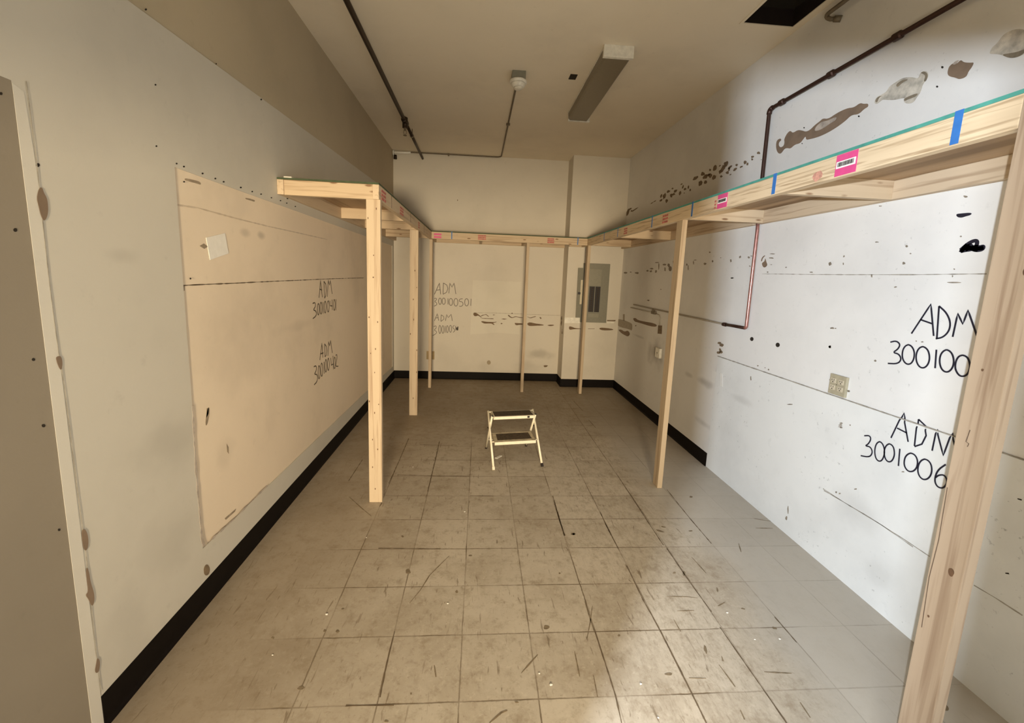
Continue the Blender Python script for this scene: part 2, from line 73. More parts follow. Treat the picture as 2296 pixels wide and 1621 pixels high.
 'chips_right_upper': [[[6.014,2.54],[6.038,2.519],[6.076,2.508],[6.117,2.509],[6.135,2.531],[6.144,2.556],[6.1,2.57],[6.081,2.589],[6.042,2.602],[6.017,2.584],[5.996,2.565]],[[5.918,2.588],[5.904,2.583],[5.936,2.577],[5.971,2.571],[6.017,2.57],[6.028,2.576],[6.045,2.58],[6.035,2.586],[6.014,2.595],[5.959,2.597],[5.933,2.592]],[[5.876,2.552],[5.885,2.546],[5.883,2.54],[5.905,2.54],[5.92,2.542],[5.947,2.541],[5.945,2.548],[5.944,2.553],[5.943,2.561],[5.917,2.562],[5.899,2.556]],[[5.65,2.562],[5.685,2.554],[5.72,2.546],[5.782,2.542],[5.856,2.533],[5.892,2.536],[5.919,2.54],[5.881,2.549],[5.806,2.555],[5.753,2.56],[5.717,2.56]],[[4.928,2.569],[4.938,2.562],[4.95,2.556],[4.967,2.555],[4.969,2.568],[4.983,2.578],[4.97,2.587],[4.957,2.593],[4.939,2.6],[4.927,2.59],[4.923,2.579]],[[4.825,2.549],[4.837,2.532],[4.862,2.537],[4.892,2.524],[4.889,2.549],[4.91,2.563],[4.899,2.583],[4.869,2.581],[4.847,2.596],[4.832,2.58],[4.819,2.567]],[[4.761,2.487],[4.768,2.481],[4.781,2.477],[4.804,2.472],[4.808,2.487],[4.824,2.498],[4.82,2.512],[4.801,2.519],[4.778,2.511],[4.762,2.505],[4.75,2.496]],[[4.904,2.534],[4.918,2.527],[4.915,2.52],[4.938,2.516],[4.966,2.516],[4.973,2.523],[5.002,2.527],[4.977,2.532],[4.968,2.537],[4.947,2.541],[4.919,2.54]],[[4.731,2.596],[4.712,2.588],[4.733,2.582],[4.758,2.58],[4.781,2.58],[4.798,2.585],[4.804,2.591],[4.803,2.598],[4.797,2.606],[4.768,2.61],[4.749,2.601]],[[4.656,2.528],[4.652,2.512],[4.676,2.513],[4.693,2.518],[4.703,2.528],[4.714,2.539],[4.711,2.552],[4.69,2.555],[4.672,2.554],[4.662,2.545],[4.638,2.538]],[[4.599,2.542],[4.586,2.535],[4.586,2.527],[4.61,2.529],[4.627,2.525],[4.65,2.53],[4.656,2.539],[4.659,2.548],[4.637,2.548],[4.624,2.552],[4.608,2.547]],[[4.54,2.57],[4.549,2.562],[4.554,2.556],[4.569,2.548],[4.598,2.55],[4.624,2.555],[4.624,2.564],[4.622,2.572],[4.61,2.579],[4.585,2.578],[4.565,2.574]],[[4.643,2.599],[4.651,2.598],[4.658,2.596],[4.672,2.597],[4.684,2.603],[4.686,2.61],[4.682,2.613],[4.672,2.614],[4.662,2.611],[4.652,2.609],[4.64,2.603]],[[4.444,2.514],[4.459,2.508],[4.471,2.5],[4.487,2.503],[4.496,2.512],[4.498,2.525],[4.493,2.537],[4.478,2.54],[4.464,2.544],[4.455,2.535],[4.447,2.527]],[[4.402,2.57],[4.411,2.561],[4.422,2.561],[4.435,2.556],[4.439,2.566],[4.439,2.576],[4.429,2.582],[4.424,2.592],[4.415,2.59],[4.404,2.59],[4.403,2.58]],[[4.342,2.545],[4.34,2.538],[4.343,2.532],[4.358,2.532],[4.372,2.531],[4.387,2.535],[4.398,2.542],[4.391,2.547],[4.389,2.554],[4.373,2.555],[4.356,2.551]],[[4.435,2.61],[4.433,2.605],[4.443,2.602],[4.452,2.601],[4.462,2.602],[4.475,2.603],[4.482,2.607],[4.475,2.611],[4.47,2.614],[4.458,2.615],[4.446,2.613]],[[4.284,2.544],[4.286,2.534],[4.297,2.532],[4.307,2.533],[4.311,2.541],[4.314,2.549],[4.31,2.558],[4.3,2.563],[4.29,2.565],[4.287,2.556],[4.283,2.551]],[[4.236,2.508],[4.241,2.501],[4.251,2.502],[4.262,2.501],[4.27,2.508],[4.266,2.515],[4.268,2.522],[4.259,2.523],[4.25,2.522],[4.243,2.519],[4.237,2.514]],[[4.118,2.611],[4.116,2.603],[4.132,2.597],[4.15,2.59],[4.18,2.591],[4.212,2.594],[4.223,2.604],[4.205,2.613],[4.196,2.625],[4.158,2.618],[4.129,2.619]],[[4.027,2.525],[4.036,2.514],[4.057,2.517],[4.082,2.512],[4.094,2.529],[4.092,2.542],[4.099,2.558],[4.075,2.557],[4.056,2.562],[4.037,2.551],[4.02,2.538]],[[3.939,2.517],[3.95,2.511],[3.967,2.513],[3.983,2.514],[3.994,2.524],[3.995,2.532],[3.989,2.538],[3.984,2.544],[3.969,2.543],[3.951,2.538],[3.94,2.527]],[[4,2.617],[3.997,2.606],[3.99,2.592],[4.019,2.599],[4.034,2.599],[4.056,2.603],[4.071,2.615],[4.062,2.622],[4.063,2.633],[4.044,2.637],[4.021,2.625]],[[3.938,2.583],[3.938,2.574],[3.944,2.567],[3.956,2.555],[3.985,2.563],[4.017,2.565],[4.031,2.578],[4.02,2.589],[3.998,2.592],[3.979,2.601],[3.953,2.592]],[[3.863,2.558],[3.873,2.552],[3.886,2.543],[3.908,2.555],[3.92,2.566],[3.93,2.577],[3.919,2.583],[3.913,2.592],[3.892,2.588],[3.876,2.579],[3.857,2.568]],[[3.787,2.545],[3.797,2.535],[3.791,2.525],[3.81,2.523],[3.831,2.518],[3.854,2.528],[3.856,2.54],[3.857,2.549],[3.846,2.554],[3.833,2.564],[3.812,2.552]],[[3.902,2.587],[3.901,2.58],[3.905,2.575],[3.918,2.572],[3.935,2.572],[3.943,2.578],[3.959,2.583],[3.95,2.588],[3.943,2.593],[3.929,2.593],[3.916,2.59]],[[3.796,2.605],[3.807,2.597],[3.824,2.596],[3.845,2.597],[3.86,2.61],[3.854,2.622],[3.854,2.633],[3.843,2.641],[3.823,2.645],[3.802,2.634],[3.796,2.618]],[[3.893,2.616],[3.891,2.609],[3.902,2.611],[3.912,2.613],[3.921,2.618],[3.924,2.625],[3.921,2.629],[3.916,2.634],[3.904,2.629],[3.895,2.625],[3.885,2.619]],[[3.733,2.62],[3.731,2.617],[3.731,2.614],[3.743,2.614],[3.753,2.612],[3.761,2.614],[3.762,2.618],[3.759,2.621],[3.755,2.624],[3.744,2.625],[3.738,2.622]],[[3.624,2.598],[3.633,2.588],[3.65,2.585],[3.666,2.592],[3.675,2.603],[3.687,2.616],[3.685,2.631],[3.663,2.628],[3.649,2.63],[3.628,2.628],[3.618,2.612]],[[3.66,2.573],[3.678,2.569],[3.689,2.554],[3.709,2.555],[3.725,2.57],[3.724,2.589],[3.708,2.598],[3.702,2.616],[3.685,2.607],[3.668,2.605],[3.654,2.591]],[[3.702,2.555],[3.716,2.553],[3.726,2.55],[3.742,2.548],[3.746,2.561],[3.757,2.57],[3.75,2.578],[3.738,2.579],[3.726,2.583],[3.718,2.572],[3.711,2.566]],[[3.554,2.573],[3.559,2.567],[3.567,2.563],[3.577,2.557],[3.598,2.556],[3.618,2.559],[3.611,2.567],[3.612,2.572],[3.598,2.576],[3.58,2.58],[3.563,2.578]],[[3.58,2.545],[3.589,2.54],[3.596,2.54],[3.604,2.536],[3.606,2.545],[3.611,2.552],[3.606,2.56],[3.6,2.569],[3.591,2.567],[3.584,2.564],[3.584,2.555]],[[3.597,2.534],[3.597,2.528],[3.593,2.52],[3.606,2.518],[3.619,2.522],[3.63,2.526],[3.638,2.532],[3.644,2.54],[3.631,2.541],[3.622,2.546],[3.607,2.541]],[[3.691,2.522],[3.681,2.517],[3.691,2.514],[3.697,2.512],[3.707,2.51],[3.715,2.516],[3.729,2.521],[3.724,2.526],[3.717,2.529],[3.708,2.533],[3.698,2.526]],[[3.471,2.565],[3.476,2.56],[3.478,2.557],[3.481,2.551],[3.494,2.553],[3.501,2.558],[3.504,2.562],[3.513,2.568],[3.502,2.571],[3.491,2.573],[3.483,2.567]],[[3.479,2.536],[3.482,2.53],[3.49,2.525],[3.502,2.522],[3.518,2.52],[3.529,2.525],[3.535,2.53],[3.528,2.534],[3.525,2.542],[3.506,2.543],[3.488,2.542]],[[3.554,2.508],[3.55,2.505],[3.556,2.502],[3.563,2.5],[3.571,2.501],[3.579,2.502],[3.579,2.505],[3.576,2.508],[3.572,2.509],[3.566,2.51],[3.561,2.509]],[[3.403,2.536],[3.405,2.531],[3.406,2.525],[3.419,2.527],[3.427,2.525],[3.439,2.526],[3.443,2.532],[3.44,2.537],[3.434,2.54],[3.424,2.539],[3.416,2.538]],[[3.359,2.548],[3.362,2.542],[3.373,2.541],[3.388,2.542],[3.393,2.553],[3.398,2.561],[3.396,2.567],[3.387,2.569],[3.376,2.568],[3.366,2.562],[3.356,2.555]],[[3.333,2.53],[3.332,2.522],[3.341,2.525],[3.349,2.524],[3.355,2.53],[3.357,2.537],[3.354,2.542],[3.35,2.547],[3.341,2.542],[3.333,2.541],[3.332,2.535]],[[3.272,2.575],[3.269,2.569],[3.278,2.566],[3.284,2.564],[3.292,2.566],[3.301,2.568],[3.303,2.572],[3.307,2.577],[3.305,2.583],[3.291,2.581],[3.282,2.579]],[[3.278,2.549],[3.283,2.548],[3.287,2.546],[3.295,2.548],[3.298,2.554],[3.301,2.557],[3.303,2.562],[3.299,2.565],[3.29,2.562],[3.284,2.558],[3.276,2.553]],[[3.207,2.585],[3.203,2.58],[3.197,2.571],[3.208,2.571],[3.218,2.575],[3.229,2.577],[3.241,2.585],[3.237,2.591],[3.231,2.594],[3.221,2.593],[3.213,2.59]],[[3.172,2.521],[3.174,2.52],[3.176,2.519],[3.179,2.522],[3.181,2.523],[3.182,2.524],[3.182,2.526],[3.18,2.526],[3.178,2.526],[3.175,2.525],[3.174,2.523]],[[3.146,2.522],[3.145,2.52],[3.142,2.517],[3.147,2.518],[3.15,2.517],[3.154,2.519],[3.157,2.521],[3.155,2.523],[3.154,2.525],[3.151,2.525],[3.148,2.525]],[[5.086,2.552],[5.095,2.548],[5.104,2.543],[5.129,2.542],[5.144,2.542],[5.165,2.542],[5.169,2.545],[5.163,2.549],[5.144,2.551],[5.123,2.554],[5.102,2.554]],[[5.151,2.547],[5.173,2.542],[5.187,2.538],[5.214,2.534],[5.238,2.534],[5.251,2.535],[5.26,2.536],[5.243,2.54],[5.23,2.544],[5.196,2.548],[5.179,2.546]],[[4.364,2.507],[4.364,2.505],[4.366,2.503],[4.373,2.502],[4.38,2.501],[4.388,2.502],[4.389,2.505],[4.386,2.507],[4.384,2.51],[4.375,2.509],[4.368,2.509]]],
 'chips_right_lower': [[[5.892,1.708],[5.897,1.702],[5.931,1.7],[5.965,1.697],[6,1.701],[6.041,1.705],[6.034,1.712],[6.022,1.719],[5.972,1.721],[5.924,1.72],[5.893,1.714]],[[5.716,1.718],[5.714,1.715],[5.734,1.713],[5.758,1.711],[5.781,1.714],[5.794,1.717],[5.785,1.72],[5.784,1.724],[5.759,1.724],[5.741,1.722],[5.729,1.721]],[[5.459,1.706],[5.464,1.699],[5.481,1.691],[5.525,1.693],[5.552,1.698],[5.601,1.702],[5.594,1.711],[5.555,1.715],[5.528,1.717],[5.497,1.717],[5.463,1.713]],[[5.131,1.729],[5.135,1.723],[5.157,1.72],[5.178,1.722],[5.197,1.723],[5.207,1.728],[5.207,1.733],[5.193,1.735],[5.183,1.74],[5.159,1.741],[5.142,1.736]],[[5.032,1.724],[5.027,1.717],[5.045,1.715],[5.061,1.711],[5.079,1.715],[5.101,1.72],[5.099,1.728],[5.078,1.731],[5.065,1.734],[5.043,1.737],[5.031,1.73]],[[4.988,1.754],[4.995,1.75],[5.012,1.746],[5.048,1.745],[5.076,1.749],[5.108,1.753],[5.097,1.758],[5.069,1.76],[5.052,1.764],[5.02,1.761],[5.008,1.758]],[[4.876,1.721],[4.893,1.714],[4.896,1.704],[4.912,1.704],[4.931,1.705],[4.936,1.716],[4.935,1.725],[4.93,1.732],[4.918,1.735],[4.903,1.737],[4.892,1.729]],[[4.83,1.778],[4.831,1.759],[4.831,1.743],[4.837,1.743],[4.844,1.737],[4.853,1.764],[4.859,1.793],[4.858,1.813],[4.853,1.818],[4.846,1.809],[4.837,1.806]],[[4.841,1.821],[4.863,1.819],[4.878,1.817],[4.904,1.818],[4.941,1.818],[4.969,1.822],[4.946,1.825],[4.946,1.829],[4.907,1.827],[4.873,1.827],[4.84,1.824]],[[4.651,1.743],[4.649,1.726],[4.658,1.72],[4.667,1.724],[4.676,1.723],[4.685,1.736],[4.684,1.75],[4.684,1.763],[4.677,1.767],[4.668,1.761],[4.659,1.756]],[[4.651,1.793],[4.654,1.788],[4.669,1.784],[4.695,1.785],[4.726,1.786],[4.74,1.792],[4.744,1.798],[4.724,1.802],[4.7,1.804],[4.674,1.802],[4.65,1.798]],[[4.504,1.746],[4.502,1.731],[4.519,1.719],[4.546,1.72],[4.567,1.729],[4.576,1.741],[4.579,1.752],[4.576,1.765],[4.557,1.774],[4.529,1.774],[4.506,1.762]],[[4.558,1.782],[4.55,1.77],[4.57,1.768],[4.584,1.762],[4.595,1.773],[4.614,1.777],[4.615,1.789],[4.611,1.8],[4.593,1.804],[4.574,1.8],[4.557,1.793]],[[4.46,1.814],[4.461,1.803],[4.467,1.8],[4.471,1.796],[4.479,1.797],[4.482,1.81],[4.49,1.822],[4.485,1.83],[4.479,1.832],[4.473,1.827],[4.466,1.824]],[[4.13,1.753],[4.126,1.739],[4.128,1.727],[4.135,1.725],[4.142,1.734],[4.146,1.747],[4.147,1.758],[4.15,1.772],[4.145,1.776],[4.139,1.776],[4.133,1.764]],[[4.153,1.781],[4.159,1.776],[4.163,1.772],[4.17,1.772],[4.178,1.773],[4.186,1.778],[4.181,1.784],[4.182,1.791],[4.175,1.795],[4.167,1.79],[4.163,1.786]],[[4.032,1.798],[4.03,1.787],[4.033,1.779],[4.038,1.779],[4.043,1.786],[4.047,1.794],[4.05,1.803],[4.051,1.815],[4.045,1.813],[4.041,1.812],[4.036,1.808]],[[3.977,1.82],[3.994,1.818],[4.004,1.818],[4.016,1.818],[4.032,1.818],[4.043,1.821],[4.036,1.822],[4.029,1.824],[4.019,1.825],[4.001,1.824],[3.987,1.822]],[[3.797,1.78],[3.808,1.777],[3.812,1.773],[3.825,1.77],[3.841,1.773],[3.843,1.779],[3.851,1.785],[3.842,1.789],[3.83,1.792],[3.817,1.788],[3.803,1.786]],[[3.685,1.799],[3.689,1.793],[3.695,1.791],[3.701,1.79],[3.707,1.793],[3.711,1.797],[3.712,1.802],[3.713,1.809],[3.704,1.808],[3.697,1.811],[3.69,1.806]],[[3.747,1.882],[3.749,1.878],[3.755,1.876],[3.763,1.875],[3.771,1.877],[3.775,1.882],[3.778,1.886],[3.769,1.887],[3.764,1.888],[3.759,1.887],[3.754,1.886]],[[3.567,1.825],[3.568,1.823],[3.571,1.822],[3.576,1.822],[3.579,1.824],[3.583,1.825],[3.584,1.827],[3.581,1.828],[3.577,1.828],[3.572,1.829],[3.569,1.827]],[[5.023,1.377],[5.033,1.372],[5.043,1.367],[5.07,1.364],[5.083,1.369],[5.107,1.369],[5.108,1.375],[5.088,1.379],[5.071,1.38],[5.051,1.383],[5.037,1.38]],[[4.715,1.518],[4.715,1.514],[4.724,1.513],[4.731,1.513],[4.738,1.513],[4.744,1.515],[4.745,1.519],[4.74,1.522],[4.733,1.522],[4.726,1.522],[4.717,1.522]],[[5.384,1.025],[5.393,1.021],[5.397,1.016],[5.409,1.015],[5.423,1.013],[5.424,1.019],[5.428,1.022],[5.421,1.026],[5.413,1.03],[5.398,1.034],[5.389,1.029]],[[3.41,1.796],[3.406,1.786],[3.415,1.786],[3.42,1.783],[3.427,1.783],[3.428,1.794],[3.435,1.802],[3.43,1.807],[3.424,1.807],[3.419,1.808],[3.413,1.804]],[[3.287,1.82],[3.287,1.815],[3.294,1.814],[3.299,1.812],[3.309,1.811],[3.311,1.818],[3.313,1.824],[3.307,1.827],[3.303,1.83],[3.295,1.832],[3.289,1.826]],[[3.171,1.813],[3.176,1.81],[3.178,1.807],[3.186,1.805],[3.193,1.808],[3.199,1.812],[3.203,1.817],[3.196,1.82],[3.189,1.822],[3.182,1.818],[3.177,1.816]],[[3.145,1.822],[3.148,1.82],[3.151,1.819],[3.157,1.819],[3.164,1.82],[3.165,1.822],[3.169,1.824],[3.165,1.825],[3.159,1.826],[3.154,1.824],[3.147,1.824]],[[3.152,1.747],[3.151,1.744],[3.156,1.742],[3.163,1.744],[3.168,1.745],[3.17,1.747],[3.172,1.749],[3.168,1.751],[3.165,1.752],[3.159,1.751],[3.156,1.749]],[[3.35,1.655],[3.357,1.653],[3.362,1.652],[3.375,1.65],[3.39,1.651],[3.39,1.654],[3.388,1.656],[3.391,1.658],[3.377,1.66],[3.363,1.659],[3.357,1.657]],[[2.907,1.798],[2.901,1.795],[2.915,1.793],[2.931,1.796],[2.943,1.796],[2.953,1.798],[2.951,1.801],[2.95,1.804],[2.934,1.803],[2.918,1.803],[2.912,1.8]],[[2.9,1.826],[2.898,1.824],[2.913,1.823],[2.928,1.825],[2.939,1.826],[2.953,1.828],[2.95,1.829],[2.942,1.83],[2.93,1.831],[2.915,1.83],[2.899,1.828]],[[2.912,1.752],[2.911,1.751],[2.916,1.751],[2.922,1.75],[2.928,1.751],[2.928,1.752],[2.93,1.753],[2.929,1.755],[2.922,1.754],[2.916,1.755],[2.912,1.754]],[[2.941,1.701],[2.941,1.698],[2.945,1.696],[2.95,1.697],[2.955,1.697],[2.956,1.7],[2.958,1.702],[2.956,1.704],[2.951,1.704],[2.947,1.705],[2.943,1.703]],[[2.918,1.023],[2.918,1.02],[2.923,1.018],[2.926,1.016],[2.931,1.016],[2.935,1.018],[2.935,1.021],[2.933,1.025],[2.928,1.025],[2.924,1.025],[2.919,1.026]],[[2.802,1.02],[2.801,1.017],[2.803,1.014],[2.808,1.013],[2.812,1.014],[2.817,1.015],[2.815,1.019],[2.814,1.022],[2.81,1.025],[2.806,1.023],[2.803,1.023]],[[2.84,1.025],[2.84,1.023],[2.844,1.022],[2.847,1.02],[2.85,1.021],[2.852,1.022],[2.853,1.023],[2.851,1.024],[2.849,1.027],[2.845,1.026],[2.842,1.026]],[[2.395,1.745],[2.396,1.739],[2.402,1.738],[2.407,1.733],[2.413,1.737],[2.416,1.743],[2.419,1.749],[2.415,1.753],[2.41,1.755],[2.404,1.757],[2.4,1.751]],[[2.311,1.784],[2.314,1.782],[2.315,1.78],[2.317,1.78],[2.32,1.779],[2.322,1.783],[2.321,1.786],[2.32,1.788],[2.319,1.792],[2.316,1.79],[2.313,1.788]],[[2.311,1.743],[2.309,1.739],[2.311,1.738],[2.313,1.736],[2.315,1.738],[2.317,1.741],[2.317,1.745],[2.318,1.75],[2.315,1.749],[2.313,1.748],[2.311,1.748]],[[2.762,1.731],[2.762,1.73],[2.764,1.728],[2.769,1.727],[2.774,1.728],[2.777,1.73],[2.774,1.732],[2.775,1.734],[2.77,1.735],[2.766,1.734],[2.76,1.733]],[[3.357,1.655],[3.359,1.653],[3.368,1.652],[3.376,1.649],[3.386,1.651],[3.398,1.653],[3.393,1.657],[3.385,1.659],[3.377,1.66],[3.368,1.66],[3.354,1.659]],[[2.312,1.266],[2.313,1.261],[2.314,1.256],[2.318,1.257],[2.323,1.256],[2.327,1.26],[2.329,1.266],[2.325,1.27],[2.321,1.272],[2.317,1.274],[2.312,1.272]],[[2.31,1.376],[2.311,1.373],[2.314,1.37],[2.32,1.371],[2.325,1.371],[2.329,1.372],[2.33,1.375],[2.329,1.379],[2.322,1.38],[2.316,1.381],[2.313,1.378]],[[2.534,.849],[2.537,.846],[2.55,.841],[2.56,.838],[2.57,.835],[2.577,.834],[2.585,.834],[2.571,.84],[2.563,.844],[2.55,.848],[2.536,.851]],[[2.153,.848],[2.15,.847],[2.156,.843],[2.162,.842],[2.169,.839],[2.174,.839],[2.173,.842],[2.167,.845],[2.164,.849],[2.157,.85],[2.151,.851]],[[2.145,.835],[2.148,.832],[2.151,.83],[2.156,.828],[2.159,.828],[2.161,.828],[2.165,.829],[2.161,.832],[2.158,.836],[2.153,.835],[2.149,.836]],[[2.531,1.698],[2.527,1.695],[2.535,1.694],[2.544,1.694],[2.552,1.695],[2.553,1.697],[2.556,1.699],[2.551,1.7],[2.544,1.7],[2.537,1.701],[2.532,1.699]],[[2.117,.465],[2.116,.463],[2.118,.459],[2.121,.456],[2.124,.458],[2.125,.46],[2.128,.461],[2.125,.464],[2.123,.468],[2.12,.467],[2.116,.47]],[[2.092,.47],[2.093,.468],[2.095,.465],[2.098,.463],[2.102,.461],[2.103,.463],[2.103,.466],[2.102,.468],[2.1,.471],[2.097,.472],[2.093,.472]],[[2.442,.166],[2.441,.153],[2.44,.138],[2.443,.138],[2.447,.147],[2.449,.156],[2.454,.169],[2.453,.18],[2.452,.187],[2.45,.193],[2.446,.179]],[[2.443,.109],[2.444,.101],[2.444,.092],[2.449,.092],[2.454,.091],[2.458,.095],[2.459,.104],[2.456,.11],[2.454,.115],[2.45,.12],[2.445,.117]],[[2.973,.913],[2.968,.901],[2.973,.9],[2.975,.897],[2.979,.901],[2.982,.906],[2.985,.916],[2.986,.928],[2.981,.927],[2.978,.932],[2.975,.921]],[[1.957,1.817],[1.959,1.814],[1.96,1.812],[1.963,1.813],[1.967,1.813],[1.968,1.816],[1.971,1.82],[1.968,1.822],[1.966,1.824],[1.962,1.823],[1.959,1.82]],[[1.956,1.737],[1.956,1.732],[1.961,1.732],[1.964,1.731],[1.969,1.731],[1.969,1.736],[1.971,1.739],[1.969,1.742],[1.967,1.745],[1.963,1.742],[1.959,1.741]],[[1.934,1.781],[1.934,1.78],[1.937,1.78],[1.939,1.778],[1.941,1.78],[1.943,1.781],[1.943,1.783],[1.941,1.784],[1.94,1.785],[1.937,1.784],[1.936,1.783]],[[1.73,1.844],[1.73,1.842],[1.732,1.841],[1.734,1.841],[1.736,1.842],[1.737,1.844],[1.738,1.845],[1.736,1.846],[1.735,1.848],[1.733,1.847],[1.73,1.846]],[[2.121,1.675],[2.119,1.67],[2.121,1.667],[2.123,1.668],[2.125,1.67],[2.128,1.672],[2.129,1.678],[2.127,1.68],[2.126,1.685],[2.123,1.683],[2.121,1.679]],[[1.734,1.675],[1.735,1.672],[1.735,1.671],[1.736,1.671],[1.737,1.67],[1.738,1.673],[1.739,1.677],[1.739,1.679],[1.738,1.68],[1.736,1.679],[1.735,1.678]],[[1.732,1.706],[1.732,1.704],[1.733,1.703],[1.735,1.703],[1.737,1.704],[1.737,1.706],[1.738,1.707],[1.738,1.709],[1.736,1.708],[1.734,1.708],[1.733,1.707]],[[1.977,1.622],[1.98,1.62],[1.982,1.619],[1.986,1.618],[1.99,1.618],[1.992,1.62],[1.992,1.622],[1.989,1.623],[1.987,1.625],[1.982,1.625],[1.979,1.624]],[[1.736,2.009],[1.737,2.007],[1.74,2.006],[1.745,2.006],[1.749,2.008],[1.75,2.011],[1.754,2.014],[1.752,2.017],[1.746,2.015],[1.743,2.014],[1.739,2.012]],[[2.132,2.031],[2.132,2.03],[2.136,2.03],[2.14,2.03],[2.144,2.031],[2.148,2.033],[2.148,2.034],[2.147,2.036],[2.141,2.035],[2.137,2.034],[2.13,2.033]],[[2.114,1.848],[2.117,1.847],[2.123,1.847],[2.129,1.847],[2.134,1.848],[2.137,1.849],[2.135,1.85],[2.135,1.852],[2.13,1.853],[2.123,1.852],[2.117,1.85]],[[1.697,1.649],[1.7,1.647],[1.712,1.646],[1.731,1.645],[1.747,1.646],[1.751,1.647],[1.755,1.649],[1.746,1.65],[1.732,1.651],[1.714,1.651],[1.705,1.65]],[[2.324,1.374],[2.324,1.372],[2.327,1.371],[2.331,1.369],[2.335,1.369],[2.336,1.372],[2.338,1.374],[2.337,1.376],[2.332,1.377],[2.328,1.376],[2.324,1.376]],[[2.294,1.376],[2.296,1.375],[2.298,1.373],[2.302,1.373],[2.305,1.373],[2.308,1.374],[2.307,1.375],[2.305,1.377],[2.303,1.378],[2.298,1.379],[2.294,1.378]],[[2.311,1.265],[2.309,1.26],[2.316,1.259],[2.32,1.257],[2.323,1.259],[2.326,1.261],[2.33,1.264],[2.328,1.269],[2.323,1.271],[2.317,1.273],[2.313,1.269]],[[2.018,1.243],[2.02,1.239],[2.022,1.236],[2.026,1.237],[2.029,1.236],[2.031,1.239],[2.033,1.242],[2.03,1.244],[2.028,1.246],[2.024,1.248],[2.023,1.244]],[[2.148,.86],[2.151,.857],[2.154,.854],[2.16,.851],[2.164,.852],[2.17,.85],[2.169,.853],[2.166,.856],[2.162,.86],[2.155,.862],[2.152,.86]],[[2.146,.84],[2.152,.837],[2.154,.834],[2.161,.833],[2.168,.83],[2.174,.829],[2.173,.832],[2.166,.835],[2.162,.838],[2.155,.84],[2.15,.84]],[[2.002,.545],[2.002,.543],[2.005,.54],[2.009,.538],[2.015,.534],[2.016,.536],[2.017,.538],[2.014,.541],[2.011,.543],[2.005,.548],[2.002,.546]],[[2.099,.867],[2.099,.865],[2.099,.862],[2.102,.863],[2.104,.862],[2.106,.864],[2.107,.865],[2.106,.868],[2.103,.868],[2.101,.871],[2.1,.869]],[[1.836,1.374],[1.837,1.372],[1.837,1.37],[1.839,1.371],[1.841,1.371],[1.842,1.372],[1.842,1.374],[1.842,1.376],[1.841,1.376],[1.839,1.376],[1.837,1.375]],[[1.805,1.375],[1.807,1.373],[1.809,1.372],[1.812,1.371],[1.815,1.371],[1.817,1.372],[1.817,1.374],[1.815,1.375],[1.813,1.376],[1.81,1.377],[1.808,1.375]],[[1.779,.751],[1.779,.749],[1.782,.747],[1.786,.745],[1.79,.744],[1.794,.743],[1.791,.746],[1.79,.747],[1.788,.75],[1.783,.752],[1.782,.751]]],
 'chips_brown': [[[3.026,1.767],[2.996,1.777],[2.994,1.804],[2.98,1.777],[2.96,1.753],[2.971,1.739],[2.992,1.732],[3.012,1.743]],[[3.037,1.779],[3.034,1.803],[3.009,1.821],[2.995,1.818],[3.011,1.809],[3.023,1.796],[3.026,1.778]],[[5.534,1.107],[5.431,1.123],[5.367,1.103],[5.143,1.106],[4.888,1.119],[4.744,1.111],[4.773,1.083],[4.952,1.071],[5.19,1.074],[5.36,1.073],[5.464,1.071]],[[6.1,.881],[5.957,.903],[5.811,.887],[5.685,.927],[5.579,.89],[5.664,.838],[5.784,.844],[5.925,.848]]],
 'patch_right': [[[6.224,1.031],[5.901,1.047],[5.597,1.039],[5.531,1.024],[5.526,.936],[5.608,.948],[6.054,.927],[6.156,.958]],[[5.937,1.126],[5.858,1.133],[5.843,1.039],[5.917,1.039]]],
 'hole_right': [[[4.716,1.109],[4.611,1.119],[4.601,1.025],[4.711,1.014]],[[3.431,1.109],[3.425,1.104],[3.441,1.1],[3.456,1.094],[3.467,1.098],[3.482,1.098],[3.478,1.104],[3.473,1.109],[3.461,1.115],[3.443,1.116],[3.424,1.117]],[[3.384,1.099],[3.391,1.09],[3.402,1.081],[3.421,1.082],[3.437,1.08],[3.445,1.086],[3.452,1.092],[3.437,1.099],[3.428,1.109],[3.411,1.107],[3.392,1.107]],[[3.411,1.052],[3.412,1.04],[3.421,1.035],[3.428,1.028],[3.439,1.03],[3.44,1.043],[3.447,1.052],[3.444,1.062],[3.435,1.065],[3.427,1.063],[3.421,1.058]],[[3.427,1.028],[3.422,1.02],[3.438,1.015],[3.451,1.013],[3.465,1.011],[3.472,1.016],[3.476,1.023],[3.468,1.03],[3.455,1.034],[3.444,1.033],[3.427,1.036]],[[3.385,1.039],[3.392,1.032],[3.397,1.026],[3.409,1.022],[3.421,1.023],[3.433,1.026],[3.433,1.035],[3.422,1.041],[3.413,1.046],[3.401,1.049],[3.395,1.043]]],
 'fresh_right': [[[3.515,.851],[3.344,.863],[3.323,.757],[3.502,.754]]],
 'hook_right': [[[1.442,1.158],[1.453,1.154],[1.457,1.144],[1.452,1.137],[1.441,1.141]],[[1.348,.546],[1.338,.552]],[[1.362,.845],[1.35,.847]]],
 'seam_right': [[[3.007,1.688],[2.61,1.684],[2.276,1.682],[1.904,1.682],[1.612,1.685]],[[2.21,.437],[2.044,.434],[1.844,.438],[1.681,.427]],[[2.201,.43],[1.922,.439],[1.725,.436],[1.607,.431]],[[1.433,.427],[1.36,.43],[1.276,.428]]],
